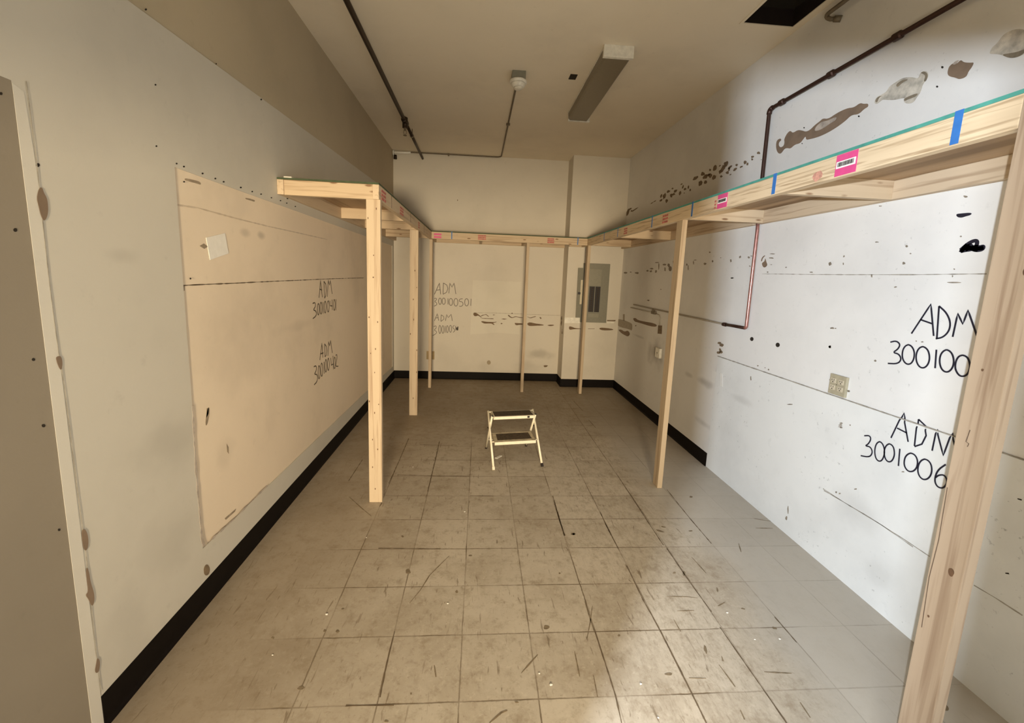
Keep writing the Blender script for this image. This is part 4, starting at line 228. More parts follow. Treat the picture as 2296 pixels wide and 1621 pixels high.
# ------------------------------------------------------------------ materials
def floor_mat():
    m, nt, b = new_mat('vinyl_tile')
    tc = N(nt, 'ShaderNodeTexCoord'); sep = N(nt, 'ShaderNodeSeparateXYZ'); L(nt, tc.outputs['Object'], sep.inputs[0])
    v = tc.outputs['Object']
    wob = noise(nt, v, 9, 3, 0.6)
    w1 = math_(nt, 'MULTIPLY', math_(nt, 'SUBTRACT', wob, 0.5), 0.006)
    fr = []
    cells = []
    for o, off in ((sep.outputs[0], -0.0344), (sep.outputs[1], 1.7038)):
        t = math_(nt, 'DIVIDE', math_(nt, 'ADD', math_(nt, 'SUBTRACT', o, off), w1), TILE)
        cells.append(math_(nt, 'FLOOR', t))
        f = math_(nt, 'FRACT', t)
        e = math_(nt, 'MINIMUM', f, math_(nt, 'SUBTRACT', 1.0, f))   # distance to the joint, in tiles
        fr.append(e)
    cmb = N(nt, 'ShaderNodeCombineXYZ'); L(nt, cells[0], cmb.inputs[0]); L(nt, cells[1], cmb.inputs[1])
    wn = N(nt, 'ShaderNodeTexWhiteNoise'); L(nt, cmb.outputs[0], wn.inputs['Vector'])
    col = ramp(nt, wn.outputs['Value'], [(0.0, (0.46, 0.405, 0.325)), (0.5, (0.50, 0.445, 0.360)), (1.0, (0.54, 0.48, 0.39))])
    # the strip of floor beside the right wall stayed clean and grey
    clean = step(nt, math_(nt, 'ADD', sep.outputs[0], math_(nt, 'MULTIPLY', math_(nt, 'SUBTRACT', noise(nt, v, 1.7, 3, 0.6), 0.5), 0.5)), 1.22, 1.50)
    dirty = math_(nt, 'SUBTRACT', 1.0, math_(nt, 'MULTIPLY', clean, 0.85))
    col = mixc(nt, math_(nt, 'MULTIPLY', clean, 0.6), col, (0.46, 0.43, 0.38))
    # traffic dirt
    d1 = noise(nt, v, 2.2, 6, 0.65, 0.3)
    col = mixc(nt, math_(nt, 'MULTIPLY', math_(nt, 'MULTIPLY', step(nt, d1, 0.42, 0.70), 0.40), dirty), col, (0.235, 0.180, 0.115))
    d2 = noise(nt, coords(nt, (1, 1, 1), (4, 7, 1)), 13, 8, 0.72, 0.1)
    col = mixc(nt, math_(nt, 'MULTIPLY', math_(nt, 'MULTIPLY', step(nt, d2, 0.47, 0.70), 0.50), dirty), col, (0.235, 0.180, 0.115))
    d5 = noise(nt, coords(nt, (1, 1, 1), (1, 2, 9)), 34, 6, 0.72, 0.2)
    col = mixc(nt, math_(nt, 'MULTIPLY', math_(nt, 'MULTIPLY', step(nt, d5, 0.52, 0.68), 0.40), dirty), col, (0.60, 0.54, 0.44))
    d6 = noise(nt, coords(nt, (1, 1, 1), (5, 3, 2)), 60, 4, 0.7)
    col = mixc(nt, math_(nt, 'MULTIPLY', math_(nt, 'MULTIPLY', step(nt, d6, 0.56, 0.72), 0.42), dirty), col, (0.20, 0.145, 0.09))
    # short scratches, two directions
    for rot, off in ((0.15, (0, 0, 0)), (-0.5, (5, 3, 1))):
        s = noise(nt, coords(nt, (58, 9, 1), off, (0, 0, rot)), 1.0, 2, 0.6, 0.6)
        g = noise(nt, coords(nt, (1, 1, 1), off), 1.9, 3, 0.6)
        col = mixc(nt, math_(nt, 'MULTIPLY', math_(nt, 'MULTIPLY', step(nt, s, 0.64, 0.72), step(nt, g, 0.40, 0.60)), math_(nt, 'MULTIPLY', dirty, 0.7)), col, (0.14, 0.10, 0.06))
    # far end browner: soiled tiles, plus light fading toward the back painted in
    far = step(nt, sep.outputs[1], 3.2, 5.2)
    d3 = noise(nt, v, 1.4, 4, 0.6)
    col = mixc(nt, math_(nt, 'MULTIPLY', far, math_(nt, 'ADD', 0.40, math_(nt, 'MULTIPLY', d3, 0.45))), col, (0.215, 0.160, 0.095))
    # grime ground in along the right-of-centre walking line
    ln = math_(nt, 'ABSOLUTE', math_(nt, 'SUBTRACT', sep.outputs[0], 0.95))
    walk = math_(nt, 'MULTIPLY', math_(nt, 'SUBTRACT', 1.0, step(nt, ln, 0.1, 0.6)), step(nt, noise(nt, coords(nt, (2.6, 0.9, 1), (0, 0, 0), (0, 0, 0.2)), 16, 8, 0.80, 0.2), 0.44, 0.66))
    col = mixc(nt, math_(nt, 'MULTIPLY', walk, 0.34), col, (0.17, 0.13, 0.08))
    # brown grime film along the left side
    lg = math_(nt, 'SUBTRACT', 1.0, step(nt, math_(nt, 'ADD', sep.outputs[0], math_(nt, 'MULTIPLY', noise(nt, v, 2.0, 5, 0.65), 0.7)), -0.75, 0.35))
    col = mixc(nt, math_(nt, 'MULTIPLY', lg, 0.62), col, (0.24, 0.185, 0.125))
    # joints
    jn = noise(nt, coords(nt, (1, 1, 1), (2, 9, 3)), 3.2, 4, 0.6)
    wide = noise(nt, v, 40, 3, 0.7)
    wd = math_(nt, 'ADD', 0.003, math_(nt, 'MULTIPLY', wide, 0.018))
    j = None
    for e in fr:
        q = math_(nt, 'SUBTRACT', 1.0, step(nt, math_(nt, 'DIVIDE', e, wd), 0.35, 1.1))
        j = q if j is None else math_(nt, 'MAXIMUM', j, q)
    edge_fade = math_(nt, 'MULTIPLY', step(nt, sep.outputs[0], -1.0, -0.55), math_(nt, 'SUBTRACT', 1.0, math_(nt, 'MULTIPLY', step(nt, sep.outputs[0], 1.35, 1.6), 0.65)))
    back_fade = math_(nt, 'SUBTRACT', 1.0, math_(nt, 'MULTIPLY', step(nt, sep.outputs[1], 3.6, 4.2), math_(nt, 'SUBTRACT', 1.0, step(nt, sep.outputs[0], 0.75, 1.0))))
    j = math_(nt, 'MULTIPLY', math_(nt, 'MULTIPLY', math_(nt, 'MULTIPLY', j, edge_fade), back_fade), math_(nt, 'ADD', 0.30, math_(nt, 'MULTIPLY', step(nt, jn, 0.38, 0.62), 0.6)))
    col = mixc(nt, j, col, (0.115, 0.078, 0.042))
    L(nt, col, b.inputs['Base Color'])
    r = ramp(nt, d2, [(0.3, (0.42,)*3), (0.7, (0.62,)*3)])
    L(nt, r, b.inputs['Roughness']); b.inputs['Specular IOR Level'].default_value = 0.25
    bump(nt, b, math_(nt, 'SUBTRACT', math_(nt, 'MULTIPLY', d5, 0.3), j), 0.2, 0.002)
    return m

CREAM = (0.565, 0.53, 0.455)
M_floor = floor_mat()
M_left = paint('cream_wall_paint', CREAM, 0.035, marks=[
    ((XL, 1.82, 0.85), (0.1, 0.30, 0.16), 0.16), ((XL, 1.62, 1.62), (0.1, 0.10, 0.04), 0.14),
    ((XL, 1.75, 0.45), (0.1, 0.25, 0.2), 0.12), ((XL, 1.50, 0.25), (0.1, 0.14, 0.25), 0.12)])
M_left_up = paint('tan_upper_wall_paint', (0.48, 0.405, 0.285), 0.03)
M_panel = paint('brown_wallboard_paper', (0.76, 0.64, 0.49), 0.05, marks=[
    ((XL, 2.45, 1.78), (0.1, 0.06, 0.03), 0.25), ((XL, 2.62, 1.78), (0.1, 0.06, 0.03), 0.35),
    ((XL, 3.1, 1.2), (0.1, 0.5, 0.05), 0.10), ((XL, 2.15, 0.65), (0.1, 0.12, 0.12), 0.10)])
M_door = paint('dull_taupe_paint', (0.27, 0.23, 0.175), 0.03)
M_trim = paint('cream_trim_paint', (0.62, 0.585, 0.51), 0.03)
M_back = paint('cream_back_wall_paint', (0.66, 0.61, 0.52), 0.03, marks=[
    ((0.95, YB, 0.42), (0.32, 0.1, 0.10), 0.30), ((0.75, YB, 0.22), (0.30, 0.1, 0.14), 0.18), ((0.15, YB, 0.2), (0.2, 0.1, 0.15), 0.12)])
M_right = paint('white_wall_paint', (0.76, 0.745, 0.71), 0.035, speck=0.45, marks=[
    ((XR, 4.72, 0.78), (0.1, 0.30, 0.22), 0.40), ((XR, 3.62, 0.72), (0.1, 0.22, 0.05), 0.35), ((XR, 3.42, 0.82), (0.1, 0.05, 0.14), 0.28),
    ((XR, 3.55, 0.35), (0.1, 0.22, 0.04), 0.25), ((XR, 3.9, 0.72), (0.1, 0.10, 0.03), 0.25), ((XR, 5.3, 0.9), (0.1, 0.3, 0.02), 0.25)])
M_sheet = paint('white_painted_plywood', (0.745, 0.745, 0.715), 0.045, speck=0.75, marks=[
    ((XR, 2.0, 0.42), (0.1, 0.20, 0.14), 0.14), ((XR, 1.80, 0.2), (0.1, 0.16, 0.10), 0.13), ((XR, 3.05, 0.72), (0.1, 0.22, 0.04), 0.16)])
M_ceil = paint('beige_ceiling_paint', (0.85, 0.765, 0.61), 0.03)
M_base = plain('black_rubber', (0.006, 0.004, 0.003), 0.6, spec=0.12)
M_ink = plain('marker_ink', (0.012, 0.012, 0.025), 0.5)
M_ink_brown = plain('faint_marker_ink', (0.085, 0.06, 0.035), 0.5)
M_brown = plain('bare_brown_wall', (0.215, 0.150, 0.100), 0.8, var=0.15, scale=12)
M_brown_dark = plain('dark_chipped_wall', (0.19, 0.135, 0.08), 0.8, var=0.3, scale=40)
M_plaster = plain('rough_peeled_plaster', (0.50, 0.46, 0.385), 0.9, var=0.38, scale=22)
M_plaster_dk = plain('plaster_lip_shadow', (0.22, 0.18, 0.125), 0.9, var=0.25, scale=30)
M_pale = plain('thin_paint_skin', (0.42, 0.36, 0.30), 0.8, var=0.3, scale=25)
M_hole = plain('dark_hole', (0.02, 0.014, 0.008), 0.9)
M_seam = plain('seam_line_tone', (0.33, 0.30, 0.25), 0.9, var=0.3)  # dull line colour for sheet seams and the trim crack
M_joint = plain('joint_dirt', (0.12, 0.085, 0.05), 0.8, var=0.3)
M_scuff = plain('scuff_dirt', (0.19, 0.145, 0.09), 0.8, var=0.35, scale=50)
M_stainw = plain('dark_glue_stain', (0.17, 0.11, 0.06), 0.8, var=0.2)
M_patch = plain('greyer_wall_patch', (0.40, 0.345, 0.27), 0.8)
M_iron = plain('black_iron', (0.045, 0.028, 0.016), 0.5, 0.6)
M_iron2 = plain('brown_wall_iron', (0.060, 0.030, 0.022), 0.45, 0.6)
M_copper = plain('copper', (0.46, 0.23, 0.20), 0.35, 0.8, var=0.25)
M_condw = plain('painted_conduit', (0.42, 0.375, 0.30), 0.5)
M_condc = plain('dull_conduit', (0.16, 0.125, 0.080), 0.5)
M_shiny = plain('bright_zinc', (0.90, 0.88, 0.80), 0.12, 0.9, var=0.05)
M_bright = plain('white_glint_paint', (0.93, 0.92, 0.86), 0.3, var=0.02)  # flat white painted in for the glint of the shiny corner fitting
M_white = plain('white_enamel', (0.80, 0.77, 0.68), 0.4)
M_plastic = plain('ivory_plastic', (0.74, 0.70, 0.60), 0.4)
M_beige = plain('beige_outlet_metal', (0.39, 0.345, 0.24), 0.35, var=0.08)
M_tanp = plain('tan_outlet_plastic', (0.36, 0.26, 0.12), 0.5)
M_diff = plain('unlit_prismatic_diffuser', (0.20, 0.165, 0.11), 0.35, var=0.05, scale=60)
M_grey = plain('grey_panel_enamel', (0.225, 0.215, 0.165), 0.4, var=0.05)
M_greyl = plain('grey_panel_cover', (0.265, 0.250, 0.190), 0.4, var=0.05)
M_black = plain('black_plastic', (0.02, 0.014, 0.012), 0.4)
M_paper = plain('white_paper', (0.80, 0.77, 0.70), 0.8, var=0.04)
M_cardy = plain('yellowed_paper', (0.62, 0.56, 0.42), 0.8, var=0.08)
M_pink = plain('magenta_label', (0.62, 0.07, 0.22), 0.5, var=0.05)
M_red = plain('faded_red_stamp', (0.46, 0.13, 0.11), 0.7, var=0.3, scale=60)
M_blue = plain('blue_masking_tape', (0.03, 0.145, 0.42), 0.6, var=0.08)
M_pencil = plain('pencil_line', (0.12, 0.08, 0.05), 0.7)
M_green = plain('turquoise_painted_edge', (0.06, 0.26, 0.21), 0.7, var=0.2, scale=18)
M_green_dk = plain('dark_green_board_edge', (0.055, 0.075, 0.035), 0.8, var=0.2)
M_knot = plain('dark_wood_knot', (0.13, 0.07, 0.035), 0.7, var=0.3)
M_sock = plain('dull_ivory_socket', (0.55, 0.48, 0.35), 0.4)
M_tread = plain('worn_black_tread', (0.060, 0.040, 0.022), 0.8, var=0.5, scale=60)
M_cream_metal = plain('cream_painted_steel', (0.86, 0.79, 0.62), 0.35, var=0.06)
M_board = plain('tread_frame_grime', (0.45, 0.38, 0.26), 0.6, var=0.3)
WL, WD = (0.57, 0.445, 0.30), (0.33, 0.225, 0.135)
M_wx = wood('pine_along_x', 'x', WL, WD); M_wy = wood('pine_along_y', 'y', (0.60, 0.475, 0.33), (0.35, 0.245, 0.155), False)
M_wz = wood('pine_along_z', 'z', (0.54, 0.43, 0.30), (0.36, 0.25, 0.16), False)
M_lip = wood('grainy_pine_along_y', 'y', (0.66, 0.52, 0.345), (0.29, 0.19, 0.10), False, 2.1)
M_wz2 = wood('reddish_pine_along_z', 'z', (0.44, 0.335, 0.235), (0.24, 0.155, 0.095), False, 0.8)
M_ply = wood('brown_plywood_underside', 'y', (0.44, 0.30, 0.175), (0.16, 0.095, 0.045), False, 0.22)

# ------------------------------------------------------------------ object helpers
def finish(name, bm, mat, parent=None, smooth=False, loc=None):
    bmesh.ops.recalc_face_normals(bm, faces=bm.faces)
    me = bpy.data.meshes.new(name); bm.to_mesh(me); bm.free()
    for mm in (mat if isinstance(mat, (list, tuple)) else [mat]): me.materials.append(mm)
    if smooth:
        for p in me.polygons: p.use_smooth = True
    o = bpy.data.objects.new(name, me); COL.objects.link(o)
    if parent is not None:
        o.parent = parent
        o.matrix_parent_inverse = Matrix.Translation(-PW[parent.name]) if parent.name in PW else Matrix()
    return o
PW = {}     # world location of parents that are not at the origin
def thing(name, label, cat, loc=(0, 0, 0), group=None):
    o = bpy.data.objects.new(name, None); COL.objects.link(o); o.location = loc
    o.empty_display_size = 0.1
    PW[o.name] = Vector(loc)
    o['label'] = label; o['category'] = cat
    if group: o['group'] = group
    return o
def tag(o, label, cat, group=None):
    o['label'] = label; o['category'] = cat
    if group: o['group'] = group
    return o
def structure(o, label, cat):
    o['kind'] = 'structure'; o['label'] = label; o['category'] = cat
    return o
def add_box(bm, x0, x1, y0, y1, z0, z1, bevel=0.0, mat=0):
    r = bmesh.ops.create_cube(bm, size=1.0)
    vs = r['verts']
    for v in vs:
        v.co = Vector(((x0+x1)/2+v.co.x*(x1-x0), (y0+y1)/2+v.co.y*(y1-y0), (z0+z1)/2+v.co.z*(z1-z0)))
    fs = {f for v in vs for f in v.link_faces}
    for f in fs: f.material_index = mat
    if bevel:
        es = {e for v in vs for e in v.link_edges}
        bmesh.ops.bevel(bm, geom=list(es), offset=bevel, segments=2, profile=0.7, affect='EDGES')
def box(name, x0, x1, y0, y1, z0, z1, mat, parent=None, bevel=0.0):
    bm = bmesh.new(); add_box(bm, x0, x1, y0, y1, z0, z1, bevel)
    return finish(name, bm, mat, parent)
def add_prism(bm, pts, vec, mat=0):
    """pts: world points of one face, vec: extrusion"""
    a = [bm.verts.new(p) for p in pts]; b = [bm.verts.new(Vector(p)+vec) for p in pts]
    n = len(pts)
    f = [bm.faces.new(a), bm.faces.new(b[::-1])]
    for i in range(n): f.append(bm.faces.new((a[i], b[i], b[(i+1) % n], a[(i+1) % n])))
    for q in f: q.material_index = mat
def add_tube(bm, path, r, seg=12, cap=True):
    path = [Vector(p) for p in path]; rr = r if isinstance(r, (list, tuple)) else [r]*len(path)
    rings = []; prev = None
    for i, p in enumerate(path):
        t = (path[min(i+1, len(path)-1)] - path[max(i-1, 0)]).normalized()
        if prev is None:
            a = Vector((0, 0, 1)) if abs(t.z) < 0.9 else Vector((1, 0, 0))
            u = t.cross(a).normalized()
        else:
            u = (prev - t*prev.dot(t)).normalized()
        prev = u; v = t.cross(u)
        rings.append([bm.verts.new(p + (u*math.cos(2*math.pi*k/seg) + v*math.sin(2*math.pi*k/seg))*rr[i]) for k in range(seg)])
    for a, b in zip(rings, rings[1:]):
        for k in range(seg): bm.faces.new((a[k], a[(k+1) % seg], b[(k+1) % seg], b[k]))
    if cap:
        bm.faces.new(rings[0][::-1]); bm.faces.new(rings[-1])
def tube(name, path, r, mat, parent=None, seg=12):
    bm = bmesh.new(); add_tube(bm, path, r, seg)
    return finish(name, bm, mat, parent, smooth=True)
def bend(p0, corner, p1, r, n=6):
    c = Vector(corner); a = (Vector(p0)-c).normalized(); b = (Vector(p1)-c).normalized()
    A = c+a*r; B = c+b*r
    return [((1-t)**2)*A + 2*t*(1-t)*c + t*t*B for t in [i/n for i in range(n+1)]]
# surfaces: map plane coordinates to world
def on_left(off=0.0012):  return (lambda a, b: Vector((XL+off, a, b))), Vector((-0.0010, 0, 0))
def on_panel(off=0.0012): return (lambda a, b: Vector((XL-0.006+off, a, b))), Vector((-0.0010, 0, 0))
def on_door(off=0.0012):  return (lambda a, b: Vector((XL-0.0005+off, a, b))), Vector((-0.0010, 0, 0))
SHEET_Y, SHEET_Z = 3.44, 0.993
def on_right(off=0.0012): return (lambda a, b: Vector((XR-off-(0.006 if (b < SHEET_Z and a < SHEET_Y) else 0), a, b))), Vector((0.0010, 0, 0))
def on_back(off=0.0012):  return (lambda a, b: Vector((a, YB-off, b))), Vector((0, 0.0010, 0))
def on_pil(off=0.0012):   return (lambda a, b: Vector((a, CY-off, b))), Vector((0, 0.0010, 0))
def on_floor(off=0.0008): return (lambda a, b: Vector((a, b, off))), Vector((0, 0, -0.0007))
from mathutils.geometry import tessellate_polygon
def chaikin(p, closed, it=2):
    for _ in range(it):
        q = []
        n = len(p)
        for i in range(n if closed else n-1):
            (ax, ay), (bx, by) = p[i], p[(i+1) % n]
            q += [(ax*.75+bx*.25, ay*.75+by*.25), (ax*.25+bx*.75, ay*.25+by*.75)]
        p = q if closed else [p[0]]+q+[p[-1]]
    return p
def patches(name, polys, surf, mat, parent):
    """raised skins of paint, dirt or ink that belong to the surface they lie on"""
    f, e = surf; bm = bmesh.new()
    for p in polys:
        if len(p) > 4: p = chaikin(p, True)
        top = [bm.verts.new(f(a, b)) for a, b in p]; bot = [bm.verts.new(f(a, b)+e) for a, b in p]
        for t in tessellate_polygon([[Vector((a, b, 0)) for a, b in p]]):
            bm.faces.new([top[i] for i in t]); bm.faces.new([bot[i] for i in reversed(t)])
        n = len(p)
        for i in range(n): bm.faces.new((top[i], bot[i], bot[(i+1) % n], top[(i+1) % n]))
    return finish(name, bm, mat, parent)
def strokes(name, lines, surf, width, mat, parent, taper=False, jitter=0.0):
    f, e = surf; bm = bmesh.new(); rnd = random.Random(len(lines)*7+3)
    for ln in lines:
        if len(ln) >= 6: ln = chaikin(ln, False)
        pts = []
        for i in range(len(ln)-1):
            (ax, ay), (bx, by) = ln[i], ln[i+1]
            n = max(1, int(math.hypot(bx-ax, by-ay)/0.02))
            pts += [(ax+(bx-ax)*k/n, ay+(by-ay)*k/n) for k in range(n)]
        pts.append(ln[-1])
        A, B = [], []
        for i, (x, y) in enumerate(pts):
            x0, y0 = pts[max(i-1, 0)]; x1, y1 = pts[min(i+1, len(pts)-1)]
            d = math.hypot(x1-x0, y1-y0) or 1; nx, ny = -(y1-y0)/d, (x1-x0)/d
            wdt = width/2*(1+rnd.uniform(-jitter, jitter))
            if taper: wdt *= 0.25+0.75*math.sin(math.pi*min(1, max(0, (i+0.3)/len(pts))))
            A.append((x+nx*wdt, y+ny*wdt)); B.append((x-nx*wdt, y-ny*wdt))
        top = [[bm.verts.new(f(*q)) for q in A], [bm.verts.new(f(*q)) for q in B]]
        bot = [[bm.verts.new(f(*q)+e) for q in A], [bm.verts.new(f(*q)+e) for q in B]]
        for i in range(len(pts)-1):
            bm.faces.new((top[0][i], top[0][i+1], top[1][i+1], top[1][i]))
            bm.faces.new((bot[0][i], bot[1][i], bot[1][i+1], bot[0][i+1]))
            for s in (0, 1): bm.faces.new((top[s][i], bot[s][i], bot[s][i+1], top[s][i+1]))
    return finish(name, bm, mat, parent)

# ================================================================== THE SETTING
YF = -1.6
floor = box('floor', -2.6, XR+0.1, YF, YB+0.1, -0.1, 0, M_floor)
structure(floor, 'scuffed beige vinyl tile floor of the empty storage room', 'floor')
strokes('dark_joint', MARKS['floor_joints'], on_floor(), 0.0048, M_joint, floor, jitter=0.55)
strokes('scuff_mark', MARKS['floor_scuffs'], on_floor(), 0.0055, M_scuff, floor, taper=True, jitter=0.4)
patches('dirt_spot', MARKS['floor_spots'], on_floor(), M_scuff, floor)

# left wall: cream wallboard with a long brown panel let into it, tan wall above
def zline(y): return 2.510 + (y-1.757)*0.0375
PY0, PY1 = 1.925, 6.33
def zp0(y): return 0.281 - (y-1.925)*0.019
def zp1(y): return 1.992 - (y-1.925)*0.006
bm = bmesh.new()
def lw(pts, x=XL, th=0.06, mat=0):
    add_prism(bm, [Vector((x, a, b)) for a, b in pts], Vector((-th, 0, 0)), mat)
DY0, DY1, DZ = 0.36, 1.317, 2.068
lw([(DY1, 0), (PY0, 0), (PY0, zline(PY0)), (DY1, zline(DY1))])
lw([(DY0, DZ), (DY1, DZ), (DY1, zline(DY1)), (DY0, zline(DY0))])
lw([(YR, 0), (DY0, 0), (DY0, zline(DY0)), (YR, zline(YR))])
lw([(PY0, 0), (PY1, 0), (PY1, zp0(PY1)), (PY0, zp0(PY0))])
lw([(PY0, zp1(PY0)), (PY1, zp1(PY1)), (PY1, zline(PY1)), (PY0, zline(PY0))])
lw([(PY1, 0), (YB, 0), (YB, zline(YB)), (PY1, zline(PY1))])
wall_left = finish('wall_left', bm, M_left)
structure(wall_left, 'cream painted left wall with a brown wallboard panel let in', 'wall')
bm = bmesh.new(); lw([(YR, zline(YR)), (YB, zline(YB)), (YB, H), (YR, H)], XL-0.006)
finish('upper_wall_band', bm, M_left_up, wall_left)['label'] = 'darker tan band of wall above the cream wallboard'
bm = bmesh.new(); lw([(PY0, zp0(PY0)), (PY1, zp0(PY1)), (PY1, zp1(PY1)), (PY0, zp1(PY0))], XL-0.006, 0.04)
panel = finish('wallboard_panel', bm, M_panel, wall_left); panel['label'] = 'large brown unpainted wallboard panel'
strokes('panel_seam', MARKS['seam_panel'], on_panel(), 0.0045, M_joint, panel, jitter=0.6)
strokes('scratch', MARKS['scratch_panel'], on_panel(), 0.006, plain('grey_scratch', (0.56, 0.46, 0.345), 0.8), panel, jitter=0.4)
strokes('torn_edge', MARKS['edge_panel'], on_left(), 0.009, M_pale, wall_left, jitter=0.9)
patches('pencil_smear', MARKS['marks_panel'], on_panel(), plain('pencil_smear_grey', (0.30, 0.235, 0.16), 0.8, var=0.3), panel)
strokes('marker_writing', MARKS['write_left_upper'], on_panel(), 0.009, M_ink_brown, panel)
strokes('marker_writing', MARKS['write_left_lower'], on_panel(), 0.009, M_ink_brown, panel)
patches('peeled_spot', MARKS['peel_left'], on_left(0.0035), M_brown, wall_left)
patches('nail_hole', MARKS['holes_left'], on_left(), M_hole, wall_left)
patches('broken_corner', MARKS['hole_bb'], on_left(), M_brown_dark, wall_left)

bm = bmesh.new(); lw([(DY0, 0), (DY1, 0), (DY1, DZ), (DY0, DZ)], XL-0.0005, 0.04)
door = finish('door_1', bm, M_door); structure(door, 'flat taupe blocked doorway panel at the near left', 'door')
patches('screw_hole', MARKS['holes_door'], on_door(), M_hole, door)
bm = bmesh.new(); lw([(DY1, 0), (1.358, 0), (1.354, 1.86), (1.345, 2.05), (DY1, 2.062)], XL+0.0015, 0.008)
trim = finish('trim_1', bm, M_trim); structure(trim, 'narrow cream casing strip beside the blocked doorway', 'trim')
strokes('crack', MARKS['crease_left'], on_left(0.0030), 0.0018, M_seam, trim, jitter=0.5)

# back wall and the boxed-out pier at its right
wall_back = box('wall_back', -1.4, XR+0.1, YB, YB+0.1, 0, H, M_back)
structure(wall_back, 'cream back wall crossed by a row of brown glue stains', 'wall')
patches('glue_stain', MARKS['stain_back'], on_back(), M_stainw, wall_back)
strokes('glue_drip', MARKS['stain_line_back'], on_back(), 0.009, M_stainw, wall_back, jitter=0.3)
patches('hole', MARKS['holes_back'], on_back(), M_brown_dark, wall_back)
patches('round_spot', MARKS['spot_back'], on_back(), plain('faint_round_stain', (0.36, 0.295, 0.20), 0.8), wall_back)
strokes('old_raceway_line', MARKS['line_back'], on_back(), 0.005, M_patch, wall_back, jitter=0.4)
strokes('marker_writing', MARKS['write_back_upper'], on_back(), 0.009, M_ink_brown, wall_back)
strokes('marker_writing', MARKS['write_back_lower'], on_back(), 0.008, M_ink_brown, wall_back)
f, e = on_back(0.0010)
bm = bmesh.new(); add_prism(bm, [f(a, b) for a, b in [(-0.10, 1.52), (0.62, 1.52), (0.63, 0.72), (0.30, 0.74), (-0.12, 0.70)]], e)
finish('fresh_paint_patch', bm, paint('paler_patch_paint', (0.70, 0.655, 0.555), 0.03), wall_back)
pier = box('wall_pier', CX, XR+0.05, CY, YB+0.01, 0, H, M_back)
structure(pier, 'cream boxed-out pier in the right back corner', 'wall')
patches('glue_stain', MARKS['stain_pil'], on_pil(), M_stainw, pier)
patches('white_patch', MARKS['patch_pil'], on_pil(), M_white, pier)
strokes('edge_chip', [[(YB-0.13, 1.02), (YB-0.10, 0.99), (YB-0.12, 0.95), (YB-0.09, 0.90)], [(YB-0.2, 0.85), (YB-0.21, 0.78)]],
        ((lambda a, b: Vector((CX-0.0012, a, b))), Vector((0.001, 0, 0))), 0.05, M_brown_dark, pier, jitter=0.8)

# right wall
wall_right = box('wall_right', XR, XR+0.1, YR, YB, 0, H, M_right)
structure(wall_right, 'white right wall with peeled patches and black marker numbers', 'wall')
bm = bmesh.new()
add_box(bm, XR-0.006, XR+0.02, 0.0, SHEET_Y, 0.0, SHEET_Z)
add_box(bm, XR-0.006, XR+0.02, YR, 0.0, 0.0, SHEET_Z)
sheet = finish('lower_wall_sheet', bm, M_sheet, wall_right); sheet['label'] = 'white painted plywood sheet covering the lower wall'
strokes('sheet_seam', [[(3.45, SHEET_Z), (2.3, SHEET_Z), (1.0, SHEET_Z+0.004), (0.2, SHEET_Z)]],
        ((lambda a, b: Vector((XR-0.0066, a, b))), Vector((0.0060, 0, 0))), 0.0055, M_seam, wall_right, jitter=0.35)
strokes('sheet_seam', MARKS['seam_right'], on_right(), 0.0035, M_seam, wall_right, jitter=0.6)
strokes('marker_writing', MARKS['write_right_upper'], on_right(0.0028), 0.0070, M_ink, wall_right)
strokes('marker_writing', MARKS['write_right_lower'], on_right(0.0028), 0.0065, M_ink, wall_right)
strokes('marker_scribble', MARKS['scribble_right'], on_right(), 0.015, M_ink, wall_right)
patches('marker_blot', MARKS['blot_right'], on_right(), M_ink, wall_right)
patches('round_hole', MARKS['dots_right'], on_right(), M_hole, wall_right)
patches('peeled_spot', MARKS['peel_brown'], on_right(), M_brown, wall_right)
patches('paint_skin', MARKS['peel_light_in'], on_right(0.002), M_pale, wall_right)
patches('peeled_plaster', MARKS['peel_plaster'], on_right(), M_plaster, wall_right)
patches('lip_shadow', MARKS['peel_plaster_shade'], on_right(0.002), M_plaster_dk, wall_right)  # shadows along the peeled plaster edges, painted as dark patches
patches('nail_hole', MARKS['holes_right_upper'], on_right(), M_hole, wall_right)
patches('paint_chip_mark', MARKS['chips_right_upper'], on_right(), M_brown_dark, wall_right)
patches('paint_chip_mark', MARKS['chips_right_lower'], on_right(), plain('greyish_chip', (0.24, 0.20, 0.15), 0.8, var=0.35, scale=40), wall_right)
patches('peeled_spot', MARKS['chips_brown'], on_right(), M_brown, wall_right)
patches('fresh_paint_patch', MARKS['fresh_right'], on_right(), plain('fresh_white_patch', (0.80, 0.79, 0.75), 0.7, var=0.02), wall_right)
strokes('hooked_nail_mark', MARKS['hook_right'], on_right(), 0.006, M_hole, wall_right, taper=True)
patches('raceway_ghost', MARKS['patch_right'], on_right(), M_patch, wall_right)
patches('ragged_hole', MARKS['hole_right'], on_right(), M_brown_dark, wall_right)

# ceiling with the duct opening
VX0, VX1, VY0, VY1 = 1.660, 1.998, 2.05, 2.930
bm = bmesh.new()
add_box(bm, -1.4, XR+0.1, VY1, YB+0.1, H, H+0.1)
add_box(bm, -1.4, VX0, YR, VY1, H, H+0.1)
add_box(bm, VX1, XR+0.1, YR, VY1, H, H+0.1)
add_box(bm, VX0, VX1, YR, VY0, H, H+0.1)
ceiling = finish('ceiling', bm, M_ceil); structure(ceiling, 'flat beige painted ceiling', 'ceiling')
